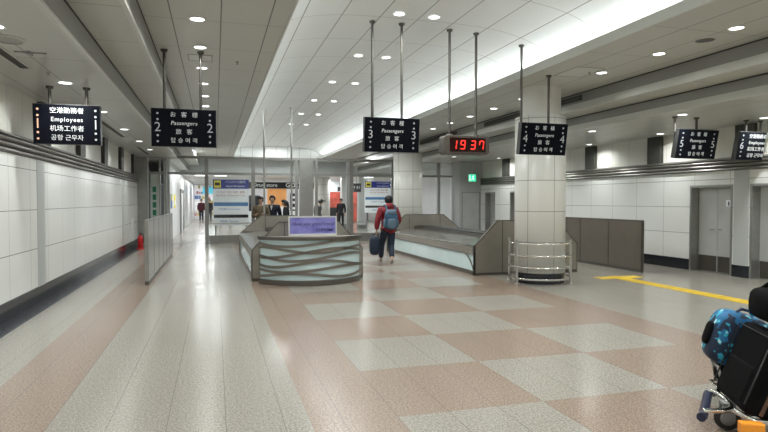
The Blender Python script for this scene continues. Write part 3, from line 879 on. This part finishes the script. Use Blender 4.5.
# notice standing on the desk
XA, XB, YD = 1.33, 2.26, 11.12
nb = empty('desk_notice', ((XA + XB) / 2, YD, .91), 'violet printed notice in a white frame standing on the front desk', 'notice')
fr = MB().box(XA, XB, YD, YD + .03, .912, .955).box(XA, XB, YD, YD + .03, 1.265, 1.29).box(XA, XA + .025, YD, YD + .03, .955, 1.265).box(XB - .025, XB, YD, YD + .03, .955, 1.265)
fr.box(XA + .1, XA + .2, YD - .05, YD + .12, .911, .922).box(XB - .2, XB - .1, YD - .05, YD + .12, .911, .922)
fr.build('frame', M['white_plastic'], nb)
MB().box(XA + .025, XB - .025, YD + .008, YD + .022, .955, 1.265).build('print', M['poster'], nb)
M['ink_blue'] = mat('ink_navy', (0.012, 0.010, 0.12), 0.5)
MB().text('Have you good travel', .094, ((XA + XB) / 2, YD + .006, 1.14), shear=.45, bold=-.0005).build('lettering', M['ink_blue'], nb)
MB().text('CUSTOMS', .075, (XB - .24, YD + .006, 1.02), shear=.2, bold=.002).build('lettering', M['ink_blue'], nb)

# ---------------------------------------------------------------- tactile strip
q = MB().box(7.82, 8.12, 2.0, 10.38, 0, .006).box(7.5, 7.82, 10.08, 10.38, 0, .006).box(8.12, 8.5, 10.08, 10.38, 0, .006)
ty = 2.1
while ty < 10.3:
    for dx in (7.87, 7.94, 8.0, 8.07):
        q.box(dx - .012, dx + .012, ty, ty + .22, .006, .010)
    ty += .3
tag(q.build('tactile_strip', M['yellow']), 'yellow tactile guide strip on the floor before the right doors', 'floor strip')

# ---------------------------------------------------------------- entrance partition
part = empty('entrance_partition', (3.5, YP, 0), 'steel framed glass entrance partition across the far end', 'partition')
def bar(x0, x1, z0, z1, nm, m, y0=YP - .06, y1=YP + .06):
    return MB().box(x0, x1, y0, y1, z0, z1).build(nm, m, part)
bar(-2.3, EX0, 3.14, 3.24, 'top_rail', M['steel_dull'])
bar(-2.3, -1.75, 2.56, 2.64, 'door_header', M['steel_dull'], YP - .05, YP + .05)
bar(-1.66, EX0, 2.56, 2.64, 'door_header', M['steel_dull'], YP - .05, YP + .05)
for x, wd in ((-1.92, .06), (-1.72, .07), (-.30, .14), (1.39, .14), (5.19, .16), (5.05, .06), (8.9, .12), (6.9, .1), (3.02, .10), (3.80, .10)):
    bar(x - wd / 2, x + wd / 2, 0, 3.14, 'post', M['steel_dull'])
bar(3.14, 3.66, 0, 3.14, 'door_pocket', M['steel_dull'], YP - .10, YP + .10)
for x0, x1 in ((-1.66, -.38), (-.22, 1.31), (1.47, 2.96), (3.87, 5.0), (5.28, 6.84), (6.96, 8.83), (8.97, 9.44)):
    MB().box(x0, x1, YP - .006, YP + .006, 2.64, 3.14).build('transom_glass', M['glass'], part)
for x0, x1 in ((-.22, 1.31), (5.28, 6.84), (8.97, 9.44)):
    MB().box(x0, x1, YP - .006, YP + .006, .30, 2.56).build('side_glass', M['glass'], part)
    MB().box(x0, x1, YP - .05, YP + .05, 0, .30).build('kerb', M['steel_dull'], part)
    MB().box(x0, x1, YP - .03, YP + .03, .72, .76).build('push_rail', M['steel'], part)
fp = MB().box(-2.25, -1.95, YP - .03, YP + .03, .1, 2.56).build('frosted_pane', M['frosted'], part)
q = MB()
for z in (2.0, 1.72, 1.44, 1.16, .9):
    q.box(-2.17, -2.05, YP - .036, YP - .03, z - .1, z + .1)
q.build('green_mark', M['green_mark'], fp)

# ---------------------------------------------------------------- exit sign
ex = empty('exit_sign', (9.98, YQ - .14, 2.42), 'glowing green exit sign above the pale grey door', 'exit sign')
MB().box(9.81, 10.15, YQ - .17, YQ - .11, 2.36, 2.66).build('case', M['white_plastic'], ex, .006)
MB().box(9.82, 10.14, YQ - .174, YQ - .17, 2.37, 2.65).build('lit_face', M['green_exit'], ex)
q = MB(); q.T = Matrix.Translation((-.07, 0, 0)); yy = YQ - .178
q.cyl((10.10, yy, 2.60), (10.10, yy - .002, 2.60), .022, n=12)
q.prism([(10.04, 2.50), (10.10, 2.50), (10.11, 2.575), (10.06, 2.58)], 'y', yy - .002, yy)
q.prism([(10.04, 2.51), (10.07, 2.51), (10.03, 2.42), (9.99, 2.42)], 'y', yy - .002, yy)
q.prism([(10.07, 2.51), (10.10, 2.50), (10.14, 2.43), (10.11, 2.41)], 'y', yy - .002, yy)
q.box(9.92, 9.96, yy - .002, yy, 2.40, 2.62)
q.build('running_figure', M['exit_white'], ex)
MB().cyl((9.98, YQ - .14, 2.66), (9.98, YQ - .14, Z1), .012, n=8).build('stem', M['white_plastic'], ex)

# ---------------------------------------------------------------- fire extinguisher
fx, fy = -2.36, 20.6
fe = empty('fire_extinguisher', (fx, fy, 0), 'red fire extinguisher on the floor at the end of the left wall', 'fire extinguisher')
MB().lathe([(.0001, .02), (.075, .02), (.085, .04), (.085, .36), (.06, .43), (.03, .46), (.03, .48)], (fx, fy, 0), 24).build('cylinder', M['red_paint'], fe)
MB().lathe([(.12, 0), (.12, .02), (.10, .05), (.095, .05), (.095, .022)], (fx, fy, 0), 24).build('stand', M['red_paint'], fe)
MB().box(fx - .015, fx + .015, fy - .09, fy + .03, .50, .515).box(fx - .015, fx + .015, fy - .08, fy + .02, .53, .545).cyl((fx, fy, .47), (fx, fy, .53), .02, n=12).build('valve_handle', M['black_plastic'], fe)
MB().tube([(fx, fy - .02, .50), (fx + .07, fy - .05, .52), (fx + .11, fy - .05, .42), (fx + .10, fy - .04, .2)], .012, 8).build('hose', M['black_plastic'], fe)
st = MB().box(XL + .0, XL + .05, 20.9, 20.95, .25, .95).cyl((XL + .03, 20.92, .95), (XL + .03, 20.92, 1.02), .03, n=10)
tag(st.build('wall_holder', M['white_plastic']), 'thin pale upright fitting on the left wall above the extinguisher', 'fitting')

# ---------------------------------------------------------------- notice boards beyond the partition
def notice_board(x0, x1, y, z0, z1, label):
    root = empty('notice_board', ((x0 + x1) / 2, y, 0), label, 'notice board', 'blue headed notice boards')
    MB().box(x0, x1, y, y + .08, z0, z1).build('panel', M['board_white'], root)
    h = z1 - z0; wd = x1 - x0
    hd = MB().box(x0, x1, y - .012, y, z1 - h * .20, z1).build('header', M['board_blue'], root)
    ic = MB().box(x0 + .04, x0 + .04 + wd * .19, y - .02, y - .012, z1 - h * .18, z1 - h * .02).build('yellow_icon', M['board_yellow'], hd)
    MB().box(x0 + .08, x0 + wd * .19, y - .026, y - .02, z1 - h * .13, z1 - h * .07).build('vehicle_mark', M['board_black'], ic)
    MB().text('バスのりば案内', h * .062, (x0 + wd * .62, y - .014, z1 - h * .055)).build('header_lettering', M['sign_white'], hd)
    MB().text('Airport Bus Service', h * .05, (x0 + wd * .62, y - .014, z1 - h * .145), bold=.002).build('header_lettering', M['sign_white'], hd)
    MB().box(x0 + .03, x1 - .03, y - .008, y, z1 - h * .58, z1 - h * .50).build('blue_band', M['board_mid'], root)
    MB().box(x0 + .03, x1 - .03, y - .008, y, z1 - h * .84, z1 - h * .77).build('black_band', M['board_black'], root)
    for s, zz in (('のりば  行先  時刻  運賃', .28), ('Bus Stop  Destination  Fare', .35)):
        MB().text(s, h * .055, (x0 + wd * .5, y - .003, z1 - h * zz)).build('red_lettering', M['board_red'], root)
    for s, zz in (('行先案内  Destination', .65), ('時刻表  Timetable', .92)):
        MB().text(s, h * .05, (x0 + wd * .45, y - .003, z1 - h * zz)).build('blue_lettering', M['board_mid'], root)
    for x in (x0 + .1, x1 - .1):
        MB().cyl((x, y + .04, 0), (x, y + .04, z0), .03, n=10).build('leg', M['steel_dull'], root)
notice_board(-.08, 1.33, 24.6, .60, 2.45, 'white notice board with navy header seen through the left entrance glass')
notice_board(7.66, 9.25, 30.2, .95, 2.62, 'white notice board with navy header beyond the red coated walker')
# posters on the passage wall
for y0, y1, mm, nm in ((25.1, 25.7, 'board_mid', 'blue poster with a yellow top on the white passage wall'), (27.0, 27.8, 'board_yellow', 'tall yellow poster on the white passage wall')):
    root = empty('poster', (-1.72, y0, 1.3), nm, 'poster')
    MB().box(-1.72, -1.70, y0, y1, 1.28, 1.86).build('sheet', M[mm], root)
    if mm == 'board_mid': MB().box(-1.70, -1.695, y0 + .03, y1 - .03, 1.6, 1.84).build('yellow_top', M['board_yellow'], root)
    else: MB().box(-1.70, -1.695, y0 + .1, y1 - .1, 1.40, 1.6).build('white_text_block', M['board_white'], root)
# steel door frame in the passage wall
pd = empty('passage_doorway', (-1.7, 33, 0), 'narrow steel framed doorway in the white passage wall', 'doorway')
for y in (31.5, 34.3):
    MB().box(-1.718, -1.64, y - .08, y + .08, 0, 2.1).build('jamb', M['steel_dull'], pd)
MB().box(-1.718, -1.66, 31.5, 34.3, 2.1, 2.2).build('lintel', M['steel_dull'], pd)

# ---------------------------------------------------------------- shops
sh = empty('shop', (4.2, 40, 0), 'bright shop with a black sign board behind the island', 'shop')
MB().box(2.0, 6.6, 40, 40.3, 2.42, 2.84).build('sign_board', M['shop_black'], sh)
MB().text('Drug. store', .34, (3.25, 39.99, 2.64), bold=.006).build('sign_lettering', M['sign_white'], sh)
MB().text('GOO', .42, (5.1, 39.99, 2.64), bold=.01).build('sign_lettering', M['sign_white'], sh)
MB().box(2.0, 6.6, 40.9, 41.0, 0, 2.42).build('back_wall', M['goods_white'], sh)
MB().box(3.45, 4.75, 40.86, 40.9, 1.2, 2.42).build('orange_poster', M['shop_orange'], sh)
MB().box(2.1, 2.9, 40.4, 40.85, 0, 1.95).build('dark_cabinet', M['board_black'], sh)
MB().box(5.0, 5.5, 40.5, 40.85, 0, 2.1).build('display_stand', M['board_black'], sh)
for z in (.6, 1.0, 1.4, 1.75):
    MB().box(5.02, 5.48, 40.42, 40.5, z, z + .16).build('display_goods', M['goods_white'], sh)
MB().box(2.0, 6.6, 40.2, 40.4, .0, .9).build('shop_counter', M['board_white'], sh)

sr = empty('shop', (9.0, 42, 0), 'small red lit shop opening beside the far concourse column', 'shop')
MB().box(7.7, 11.3, 42, 42.2, 2.25, 3.0).build('fascia', M['board_white'], sr)
MB().box(7.9, 10.6, 43.4, 43.5, 0, 2.25).build('red_interior', M['shop_red'], sr)
for x in (7.6, 10.7):
    MB().box(x, x + .2, 42, 43.4, 0, 2.4).build('side_wall', M['board_black'], sr)
MB().box(8.6, 9.2, 41.9, 42.0, 2.3, 2.6).build('hanging_board', M['board_black'], sr)
MB().box(8.1, 8.9, 42.5, 43.0, 0, 1.1).build('sales_table', M['board_black'], sr)

# white square concourse pillars and small signs
for (x, y, wd, nm) in ((7.55, 34.5, .55, 'white square pillar beside the red lit shop'), (8.25, 33.2, .5, 'white square pillar left of the right notice board')):
    p = empty('square_pillar', (x, y, 0), nm, 'pillar')
    MB().box(x - wd / 2, x + wd / 2, y - wd / 2, y + wd / 2, 0, 3.0).build('shaft', M['hall_wall'], p, .01)
    MB().box(x - wd / 2 - .01, x + wd / 2 + .01, y - wd / 2 - .01, y + wd / 2 + .01, 0, .2).build('base', M['steel_dull'], p)
tag(MB().box(5.88, 6.32, 34.46, 34.50, 1.50, 1.66).build('plaque', M['grille']), 'small grey plaque on the far concourse column', 'plaque')
ds = empty('direction_sign', (7.05, 29.8, 2.2), 'small black hanging sign left of the right notice board', 'sign')
MB().box(6.85, 7.35, 29.8, 29.88, 2.05, 2.5).build('panel', M['board_black'], ds)
MB().text('↑ B1', .2, (7.1, 29.79, 2.28)).build('lettering', M['sign_white'], ds)
MB().cyl((7.1, 29.84, 2.5), (7.1, 29.84, Z3), .02, n=8).build('stem', M['steel_dull'], ds)

# goods shelves at the end of the passage
gs = empty('shop_shelves', (-.4, 52, 0), 'tall bright shop shelves at the end of the left passage', 'shelves')
MB().box(-1.7, 1.1, 52.3, 52.5, 0, 2.95).build('back_panel', M['goods_white'], gs)
rg = random.Random(3)
for z in (.3, .8, 1.25, 1.7, 2.15, 2.6):
    MB().box(-1.7, 1.1, 51.9, 52.3, z, z + .03).build('shelf', M['goods_white'], gs)
    x = -1.65
    q = MB()
    while x < 1.0:
        ww = rg.uniform(.08, .3); hh = rg.uniform(.12, .32)
        q.box(x, x + ww, 52.0, 52.25, z + .03, z + .03 + hh, rg.choice([M['goods_white'], M['goods_white'], M['goods_a'], M['goods_b'], M['goods_c'], M['goods_white']]))
        x += ww + .04
    o = q.build('goods', None, gs); o['kind'] = 'stuff'
MB().box(-1.0, .1, 51.8, 51.86, 2.2, 2.75).build('cyan_banner', M['cyan'], gs)

# ---------------------------------------------------------------- people
def skin_mesh(pts, edges, levels=2):
    """pts = [(x, y, z, r)] ; returns a mesh grown with a skin modifier"""
    me = bpy.data.meshes.new('s'); me.from_pydata([p[:3] for p in pts], edges, [])
    ob = bpy.data.objects.new('s', me); COL.objects.link(ob)
    ob.modifiers.new('skin', 'SKIN').use_smooth_shade = True
    for i, p in enumerate(pts):
        sv = me.skin_vertices[0].data[i]
        rr = p[3]
        sv.radius = rr if isinstance(rr, tuple) else (rr, rr)
        sv.use_root = (i == 0)
    sub = ob.modifiers.new('sub', 'SUBSURF'); sub.levels = levels; sub.render_levels = levels
    dg = bpy.context.evaluated_depsgraph_get(); dg.update()
    out = bpy.data.meshes.new_from_object(ob.evaluated_get(dg))
    bpy.data.objects.remove(ob); bpy.data.meshes.remove(me)
    return out

def person(loc, rz, label, J, coat, legs, shoes, coat_len=.0, hair='short', group=None, coat_fat=1.0, legs_fat=1.0, scale=1.0, hood=False, hat=None, shoe_fwd=True, shirt=None):
    """J: joints in local space, x right, y the way the person faces, z up"""
    root = empty('person', loc, label, 'person', group, rz)
    root.scale = (scale,) * 3
    P = []; E = []
    def add(j, r, par=None):
        P.append((*j, r)); k = len(P) - 1
        if par is not None: E.append((par, k))
        return k
    hd = Vector(J['head'])                                   # centre of the head
    nk = Vector(J['neck'])                                   # base of the neck
    pel = Vector(J['pelvis'])
    p0 = add(pel, (.13, .10))
    p1 = add(pel.lerp(nk, .40), (.125, .095), p0)
    p2 = add(pel.lerp(nk, .78), (.15, .105), p1)
    p3 = add(nk, .055, p2)
    p4 = add(nk.lerp(hd, .55), .05, p3)
    up = (hd - nk).normalized()
    p5 = add(hd - up * .055 + Vector((0, .012, 0)), (.062, .07), p4)
    p6 = add(hd + up * .02, (.076, .092), p5)
    p7 = add(hd + up * .085, (.058, .07), p6)
    for sd in ('l', 'r'):
        sh_, el, wr = (Vector(J[k + sd]) for k in ('sh_', 'el_', 'wr_'))
        a = add(sh_, .055, p2); b = add(el, .042, a); c_ = add(wr, .027, b)
        d = (wr - el).normalized()
        cr = Vector(J.get('palm_' + sd, (0, 1, 0)))          # finger spread direction
        cr = (cr - d * cr.dot(d)).normalized()
        n_ = d.cross(cr) * (1 if sd == 'l' else -1)
        pm = add(wr + d * .055, (.034, .018), c_)
        for f, (off, ln) in enumerate(((.030, .062), (.010, .072), (-.010, .067), (-.029, .052))):
            base = wr + d * .085 + cr * off
            f0 = add(base, .0105, pm)
            f1 = add(base + d * ln * .5 + n_ * ln * .22, .0095, f0)
            add(base + d * ln * .72 + n_ * ln * .65, .008, f1)
        t0 = add(wr + d * .03 + cr * .032, .013, pm)
        add(wr + d * .075 + cr * .060 + n_ * .02, .0095, t0)
    for sd in ('l', 'r'):
        hp, kn, an, to = (Vector(J[k + sd]) for k in ('hip_', 'kn_', 'an_', 'toe_'))
        a = add(hp, .085, p0); b = add(kn, .058, a); c_ = add(an, .04, b); add(to, .032, c_)
    bm = skin_mesh(P, E, 1)
    q = MB(); q.mesh(bm, M['skin']); bpy.data.meshes.remove(bm)
    # face
    fwd = Vector(J.get('face', (0, 1, 0))).normalized(); rt = fwd.cross(up).normalized()
    q.ell(hd + fwd * .098 - up * .022, (.014, .018, .02), 10, 8, M['skin'])
    for s2 in (-1, 1):
        q.ell(hd + fwd * .086 + rt * (.031 * s2) + up * .008, (.012, .009, .007), 8, 6, M['eye'])
        q.ell(hd + rt * (.078 * s2) - up * .01, (.014, .022, .033), 10, 8, M['skin'])
    q.ell(hd + fwd * .084 - up * .062, (.023, .010, .006), 8, 6, mat_lips)
    q.build('body', None, root, local=True)
    # hair: a cap pulled back from the face
    if hat is None:
        h = MB(); c0 = hd + up * .025 - fwd * .014
        n, k = 20, 12
        vs = []
        for i in range(k + 1):
            a = PI * i / k
            for j in range(n):
                b = 2 * PI * j / n
                dv = up * math.cos(a) + (fwd * math.cos(b) + rt * math.sin(b)) * math.sin(a)
                ff = dv.dot(fwd); uu = dv.dot(up)
                rad = .112
                low = -.62 if hair == 'short' else -.95
                if ff > .35 and uu < .55: rad = .070
                if uu < low: rad = .085
                vs.append(c0 + Vector((dv.x * rad * .88, dv.y * rad * 1.02, dv.z * rad)))
        fs = []
        for i in range(k):
            for j in range(n):
                fs.append((i * n + j, i * n + (j + 1) % n, (i + 1) * n + (j + 1) % n, (i + 1) * n + j))
        h.add(vs, fs, None, True)
        if hair == 'long':
            h.ell(hd - fwd * .06 - up * .11, (.085, .05, .13), 14, 10)
        h.build('hair', M['hair'], root, local=True)
    else:
        h = MB(); h.ell(hd + up * .03 - fwd * .012, (.105, .118, .115), 18, 12)
        h.build('knit_cap', hat, root, local=True)
    # coat: torso and sleeves
    P = []; E = []
    hem = pel - Vector((0, 0, coat_len))
    cf = coat_fat
    c0 = add(pel.lerp(nk, .3), (.155 * cf, .115 * cf))
    c1 = add(pel, (.165 * cf, .125 * cf), c0)
    c2 = add(hem - Vector((0, 0, .04)), (.17 * cf, .13 * cf), c1)
    c3 = add(pel.lerp(nk, .62), (.165 * cf, .12 * cf), c0)
    c4 = add(pel.lerp(nk, .86), (.13 * cf, .10 * cf), c3)
    c5 = add(nk + up * .01, .075 * cf, c4)
    for sd in ('l', 'r'):
        sh_, el, wr = (Vector(J[k + sd]) for k in ('sh_', 'el_', 'wr_'))
        a = add(sh_, .078 * cf, c4); b = add(el, .064 * cf, a); add(el.lerp(wr, .9), .05 * cf, b)
    cm = skin_mesh(P, E, 2)
    MB().mesh(cm).build('coat', coat, root, local=True); bpy.data.meshes.remove(cm)
    if hood:
        MB().ell(nk - fwd * .075 + up * .03, (.125, .085, .085), 16, 10).build('hood', coat, root, local=True)
    if shirt is not None:
        MB().prism([(-.035, 0), (.035, 0), (.0, -.16)], 'y', -.006, .006).build('shirt_front', shirt, root, local=True).location = nk + fwd * .118 * cf + Vector((0, 0, -.02))
    # trousers
    P = []; E = []
    t0 = add(pel + Vector((0, 0, .03)), (.14 * legs_fat, .11 * legs_fat))
    for sd in ('l', 'r'):
        hp, kn, an = (Vector(J[k + sd]) for k in ('hip_', 'kn_', 'an_'))
        a = add(hp.lerp(kn, .15), .098 * legs_fat, t0); b = add(kn, .075 * legs_fat, a); add(kn.lerp(an, .93), .062 * legs_fat, b)
    tm = skin_mesh(P, E, 2)
    MB().mesh(tm).build('trousers', legs, root, local=True); bpy.data.meshes.remove(tm)
    for sd in ('l', 'r'):
        an, to = Vector(J['an_' + sd]), Vector(J['toe_' + sd])
        heel = an + (an - to).normalized() * .05; heel.z = an.z - .06 if an.z > .09 else .04
        sm = skin_mesh([(*heel, .042), (*an.lerp(to, .35), .046), (*to, .040)], [(0, 1), (1, 2)], 2)
        MB().mesh(sm).build('shoe', shoes, root, local=True); bpy.data.meshes.remove(sm)
    return root
mat_lips = mat('lips', (0.42, 0.20, 0.17), 0.5)

def stand(**kw):
    J = dict(pelvis=(0, 0, .92), neck=(0, 0, 1.43), head=(0, .03, 1.60),
             sh_l=(-.18, 0, 1.38), el_l=(-.24, -.02, 1.09), wr_l=(-.25, .06, .86), sh_r=(.18, 0, 1.38), el_r=(.24, -.02, 1.09), wr_r=(.25, .06, .86),
             hip_l=(-.09, 0, .88), kn_l=(-.10, .02, .48), an_l=(-.10, 0, .08), toe_l=(-.11, .15, .04),
             hip_r=(.09, 0, .88), kn_r=(.10, .02, .48), an_r=(.10, 0, .08), toe_r=(.11, .15, .04))
    J.update(kw)
    return J

# the walker in the red coat
WX, WY = 4.14, 13.95
Jw = stand(pelvis=(.0, .0, .90), neck=(.01, .03, 1.42), head=(.03, .08, 1.585),
           sh_l=(-.20, .02, 1.36), el_l=(-.285, .0, 1.08), wr_l=(-.29, .06, .84),
           sh_r=(.20, .02, 1.36), el_r=(.285, -.02, 1.10), wr_r=(.25, .18, .95), palm_l=(0, 1, 0),
           hip_l=(-.09, 0, .86), kn_l=(-.10, .24, .50), an_l=(-.08, .36, .10), toe_l=(-.08, .50, .045),
           hip_r=(.09, 0, .86), kn_r=(.07, -.02, .46), an_r=(-.01, -.32, .17), toe_r=(.0, -.24, .045))
person((WX, WY, 0), R(2), 'person in a red hooded coat walking away past the inspection counter', Jw, M['red_coat'], M['navy'], M['shoe_tan'], coat_len=.12, hood=True, hat=M['dark'], coat_fat=1.22, legs_fat=1.1)
bp = empty('backpack', (WX + .02, WY - .22, .84), 'blue and grey backpack worn by the walker in red', 'backpack')
q = MB().ell((WX - .01, WY - .255, 1.12), (.16, .105, .24), 20, 14, p=.62); q.build('main_bag', M['pack_blue'], bp)
MB().ell((WX - .01, WY - .35, 1.03), (.115, .05, .12), 16, 10, p=.6).build('front_pocket', M['pack_grey'], bp)
MB().ell((WX - .01, WY - .29, 1.30), (.13, .09, .07), 16, 10, p=.7).build('top_lid', M['pack_grey'], bp)
for s2 in (-1, 1):
    x = WX + .02 + s2 * .11
    MB().tube([(x, WY - .20, 1.32), (x + s2 * .01, WY - .12, 1.455), (x + s2 * .015, WY + .02, 1.47), (x + s2 * .02, WY + .17, 1.36), (x + s2 * .03, WY + .17, 1.12), (x + s2 * .06, WY - .04, .96), (x + s2 * .02, WY - .18, .93)], .022, 8).build('shoulder_strap', M['pack_blue'], bp)
    MB().ell((WX - .01 + s2 * .165, WY - .25, 1.03), (.03, .06, .11), 10, 8, p=.7).build('side_pocket', M['pack_grey'], bp)
hb = empty('hand_bag', (WX - .33, WY + .05, .22), 'dark soft bag hanging from the hand of the walker in red', 'bag')
q = MB()
q.ell((WX - .34, WY + .06, .47), (.125, .12, .235), 18, 12, p=.62); q.build('bag_body', M['navy'], hb)
MB().tube([(WX - .42, WY + .06, .66), (WX - .37, WY + .07, .74), (WX - .30, WY + .08, .77), (WX - .25, WY + .07, .74), (WX - .24, WY + .06, .66)], .014, 8).build('handle', M['navy'], hb)

# officials behind the island and people farther off
person((1.36, 18.45, 0), R(170), 'person in a brown coat behind the island, leftmost of three', stand(head=(.0, .06, 1.60), wr_l=(-.12, .25, 1.15), wr_r=(.12, .25, 1.15)), M['brown_coat'], M['dark'], M['shoe_black'], .05, coat_fat=1.05)
person((1.74, 18.75, 0), R(168), 'person in a dark suit and white shirt facing out behind the island', stand(face=(.15, 1, 0)), M['suit'], M['suit'], M['shoe_black'], .02, shirt=M['white_cloth'], scale=1.02)
person((2.13, 18.4, 0), R(80), 'person in black turned sideways behind the island beside the suited one', stand(head=(0, .04, 1.55), wr_l=(-.10, .28, 1.1)), M['dark'], M['dark'], M['shoe_black'], .05, hair='long', scale=.97)
person((4.12, 24.3, 0), R(-75), 'person in a grey coat walking beyond the glass entrance', stand(neck=(0, .08, 1.38), head=(0, .15, 1.53), an_l=(-.1, .3, .09), toe_l=(-.1, .44, .05), kn_l=(-.1, .2, .48), an_r=(.1, -.3, .15), toe_r=(.1, -.2, .05)), M['grey_coat'], M['dark'], M['shoe_black'], .1)
person((7.0, 33.2, 0), R(150), 'person in black standing by the red lit shop', stand(), M['dark'], M['dark'], M['shoe_black'], .15)
person((-1.0, 46.0, 0), R(200), 'person in maroon and black in the far left passage', stand(), M['maroon'], M['dark'], M['shoe_black'], .1, coat_fat=1.2)
person((-.40, 47.0, 0), R(150), 'person in black in the middle of the far left passage', stand(), M['dark'], M['navy'], M['shoe_black'], .1, coat_fat=1.2)
person((.25, 44.0, 0), R(20), 'person in dark clothes just left of the left notice board', stand(), M['dark'], M['dark'], M['shoe_black'], .1, coat_fat=1.2)

# ---------------------------------------------------------------- luggage cart, right foreground
CX, CY = 3.35, 3.40
rzc = R(-27.7)
cart = empty('luggage_cart', (CX, CY, 0), 'steel luggage cart with a dark bumper in the right foreground', 'luggage cart', None, rzc)
def L(mb, nm, m, root=cart, bevel=0.0):
    return mb.build(nm, m, root, bevel, local=True)
# local x runs back along the cart, local y toward the far side
L(MB().tube([(-.12, -.45, .17), (-.10, -.42, .17), (-.01, -.19, .185), (.06, .0, .185), (.07, .02, .185)], .030, 12), 'bumper', M['bumper'])
L(MB().tube([(.07, .0, .205), (.10, -.03, .215), (.13, -.12, .20), (.135, -.22, .19), (.11, -.30, .19), (.03, -.37, .195), (-.10, -.41, .20)], .017, 10), 'front_loop', M['chrome'])
L(MB().tube([(.10, .0, .19), (.30, .36, .16), (.42, .46, .15), (1.0, .46, .15)], .02, 10), 'side_tube', M['chrome'])
L(MB().tube([(.12, -.28, .18), (.22, -.42, .15), (1.0, -.42, .15)], .02, 10), 'side_tube', M['chrome'])
dk = MB()
for i in range(9): dk.cyl((.2, -.38 + .1 * i, .172), (.98, -.38 + .1 * i, .172), .008, n=8)
for x in (.22, .6, .95): dk.cyl((x, -.42, .158), (x, .46, .158), .012, n=8)
L(dk, 'deck', M['chrome'])
for (x, y, nm) in ((.13, -.17, 'front_wheel'), (.90, .40, 'rear_wheel'), (.90, -.36, 'rear_wheel')):
    wl = L(MB().lathe([(.05, -.02), (.08, -.02), (.085, 0), (.08, .02), (.05, .02)], n=24), nm, M['rubber'])
    wl.rotation_euler = (R(90), 0, 0); wl.location = (x, y, .085)
    L(MB().lathe([(.0001, -.024), (.05, -.022), (.05, .022), (.0001, .024)], n=18), 'hub', M['cart_grey'], wl)
L(MB().box(.09, .17, -.21, -.196, .07, .19).box(.09, .17, -.144, -.13, .07, .19).box(.09, .17, -.21, -.13, .175, .195), 'caster_fork', M['cart_grey'])
L(MB().box(.10, .24, -.50, -.43, .09, .165), 'brake_pedal', M['orange'], bevel=.008)
L(MB().tube([(1.0, -.42, .15), (1.05, -.42, .5), (1.12, -.40, 1.0), (1.12, 0, 1.02), (1.12, .44, 1.0), (1.05, .46, .5), (1.0, .46, .15)], .02, 10), 'push_handle', M['chrome'])
L(MB().tube([(.26, .46, .16), (.24, .45, .30), (.21, .40, .345), (.18, .30, .35), (.20, .23, .33), (.24, .20, .16)], .012, 8), 'wire_rest', M['steel_dull'])

def local_thing(name, label, cat, base, lean):
    """stands on the cart and leans back along it"""
    o = empty(name, base, label, cat)
    o.rotation_mode = 'QUATERNION'
    o.rotation_quaternion = (Matrix.Rotation(rzc, 3, 'Z') @ Matrix.Rotation(R(lean), 3, 'Y')).to_quaternion()
    return o
def on_cart(x, y, z):
    return Vector((CX, CY, 0)) + Matrix.Rotation(rzc, 3, 'Z') @ Vector((x, y, z))
def rbox(x0, x1, y0, y1, z0, z1): return MB().box(x0, x1, y0, y1, z0, z1)
sc1 = local_thing('suitcase', 'big black soft suitcase standing on the luggage cart', 'suitcase', on_cart(.132, -.123, .20), 21)
L(rbox(0, .28, -.28, .27, 0, .56), 'shell', M['bag_black'], sc1, .05)
L(rbox(-.010, .03, -.22, .21, .05, .30), 'front_pocket', M['bag_black'], sc1, .02)
L(MB().tube([(-.004, -.28, .06), (-.004, -.27, .52), (-.004, .26, .52), (-.004, .27, .06)], .005, 6), 'zip', M['shoe_black'], sc1)
L(MB().tube([(.1, -.06, .56), (.1, -.05, .60), (.1, .04, .60), (.1, .05, .56)], .012, 8), 'handle', M['rubber'], sc1)
for x in (.10, .17):
    L(MB().box(x, x + .022, -.288, -.278, 0.03, .54), 'side_strap', M['wood_strap'], sc1)
df = local_thing('duffel_bag', 'black duffel bag lying under the blue bag on the cart', 'bag', on_cart(.16, .33, .182), 0)
L(MB().ell((.26, 0, .08), (.20, .13, .08), 18, 12, p=.5), 'bag_body', M['bag_black'], df)
L(MB().tube([(.1, -.1, .13), (.14, -.06, .15), (.26, -.06, .15), (.3, -.1, .13)], .01, 8), 'handle', M['rubber'], df)
bl = local_thing('travel_bag', 'blue floral travel bag behind the black suitcase on the cart', 'bag', on_cart(.10, .33, .378), 17)
L(MB().ell((.20, 0, .21), (.20, .125, .21), 20, 14, p=.5), 'bag_body', M['floral'], bl)
L(MB().ell((.0, -.01, .20), (.022, .06, .09), 14, 10, p=.6), 'dark_pocket', M['bag_black'], bl)
L(MB().tube([(.12, -.05, .41), (.15, -.04, .45), (.23, .0, .45), (.27, .02, .41)], .012, 8), 'carry_handle', M['floral'], bl)
tb = local_thing('shoulder_bag', 'black bag lying on top of the suitcase at the right edge', 'bag', on_cart(.40, -.11, .738), 4)
L(MB().ell((.12, 0.03, .12), (.20, .24, .12), 18, 12, p=.55), 'bag_body', M['bag_black'], tb)
L(MB().tube([(-.02, .15, .2), (.06, .12, .29), (.14, 0, .32), (.24, -.06, .22)], .014, 8), 'strap', M['bag_black'], tb)
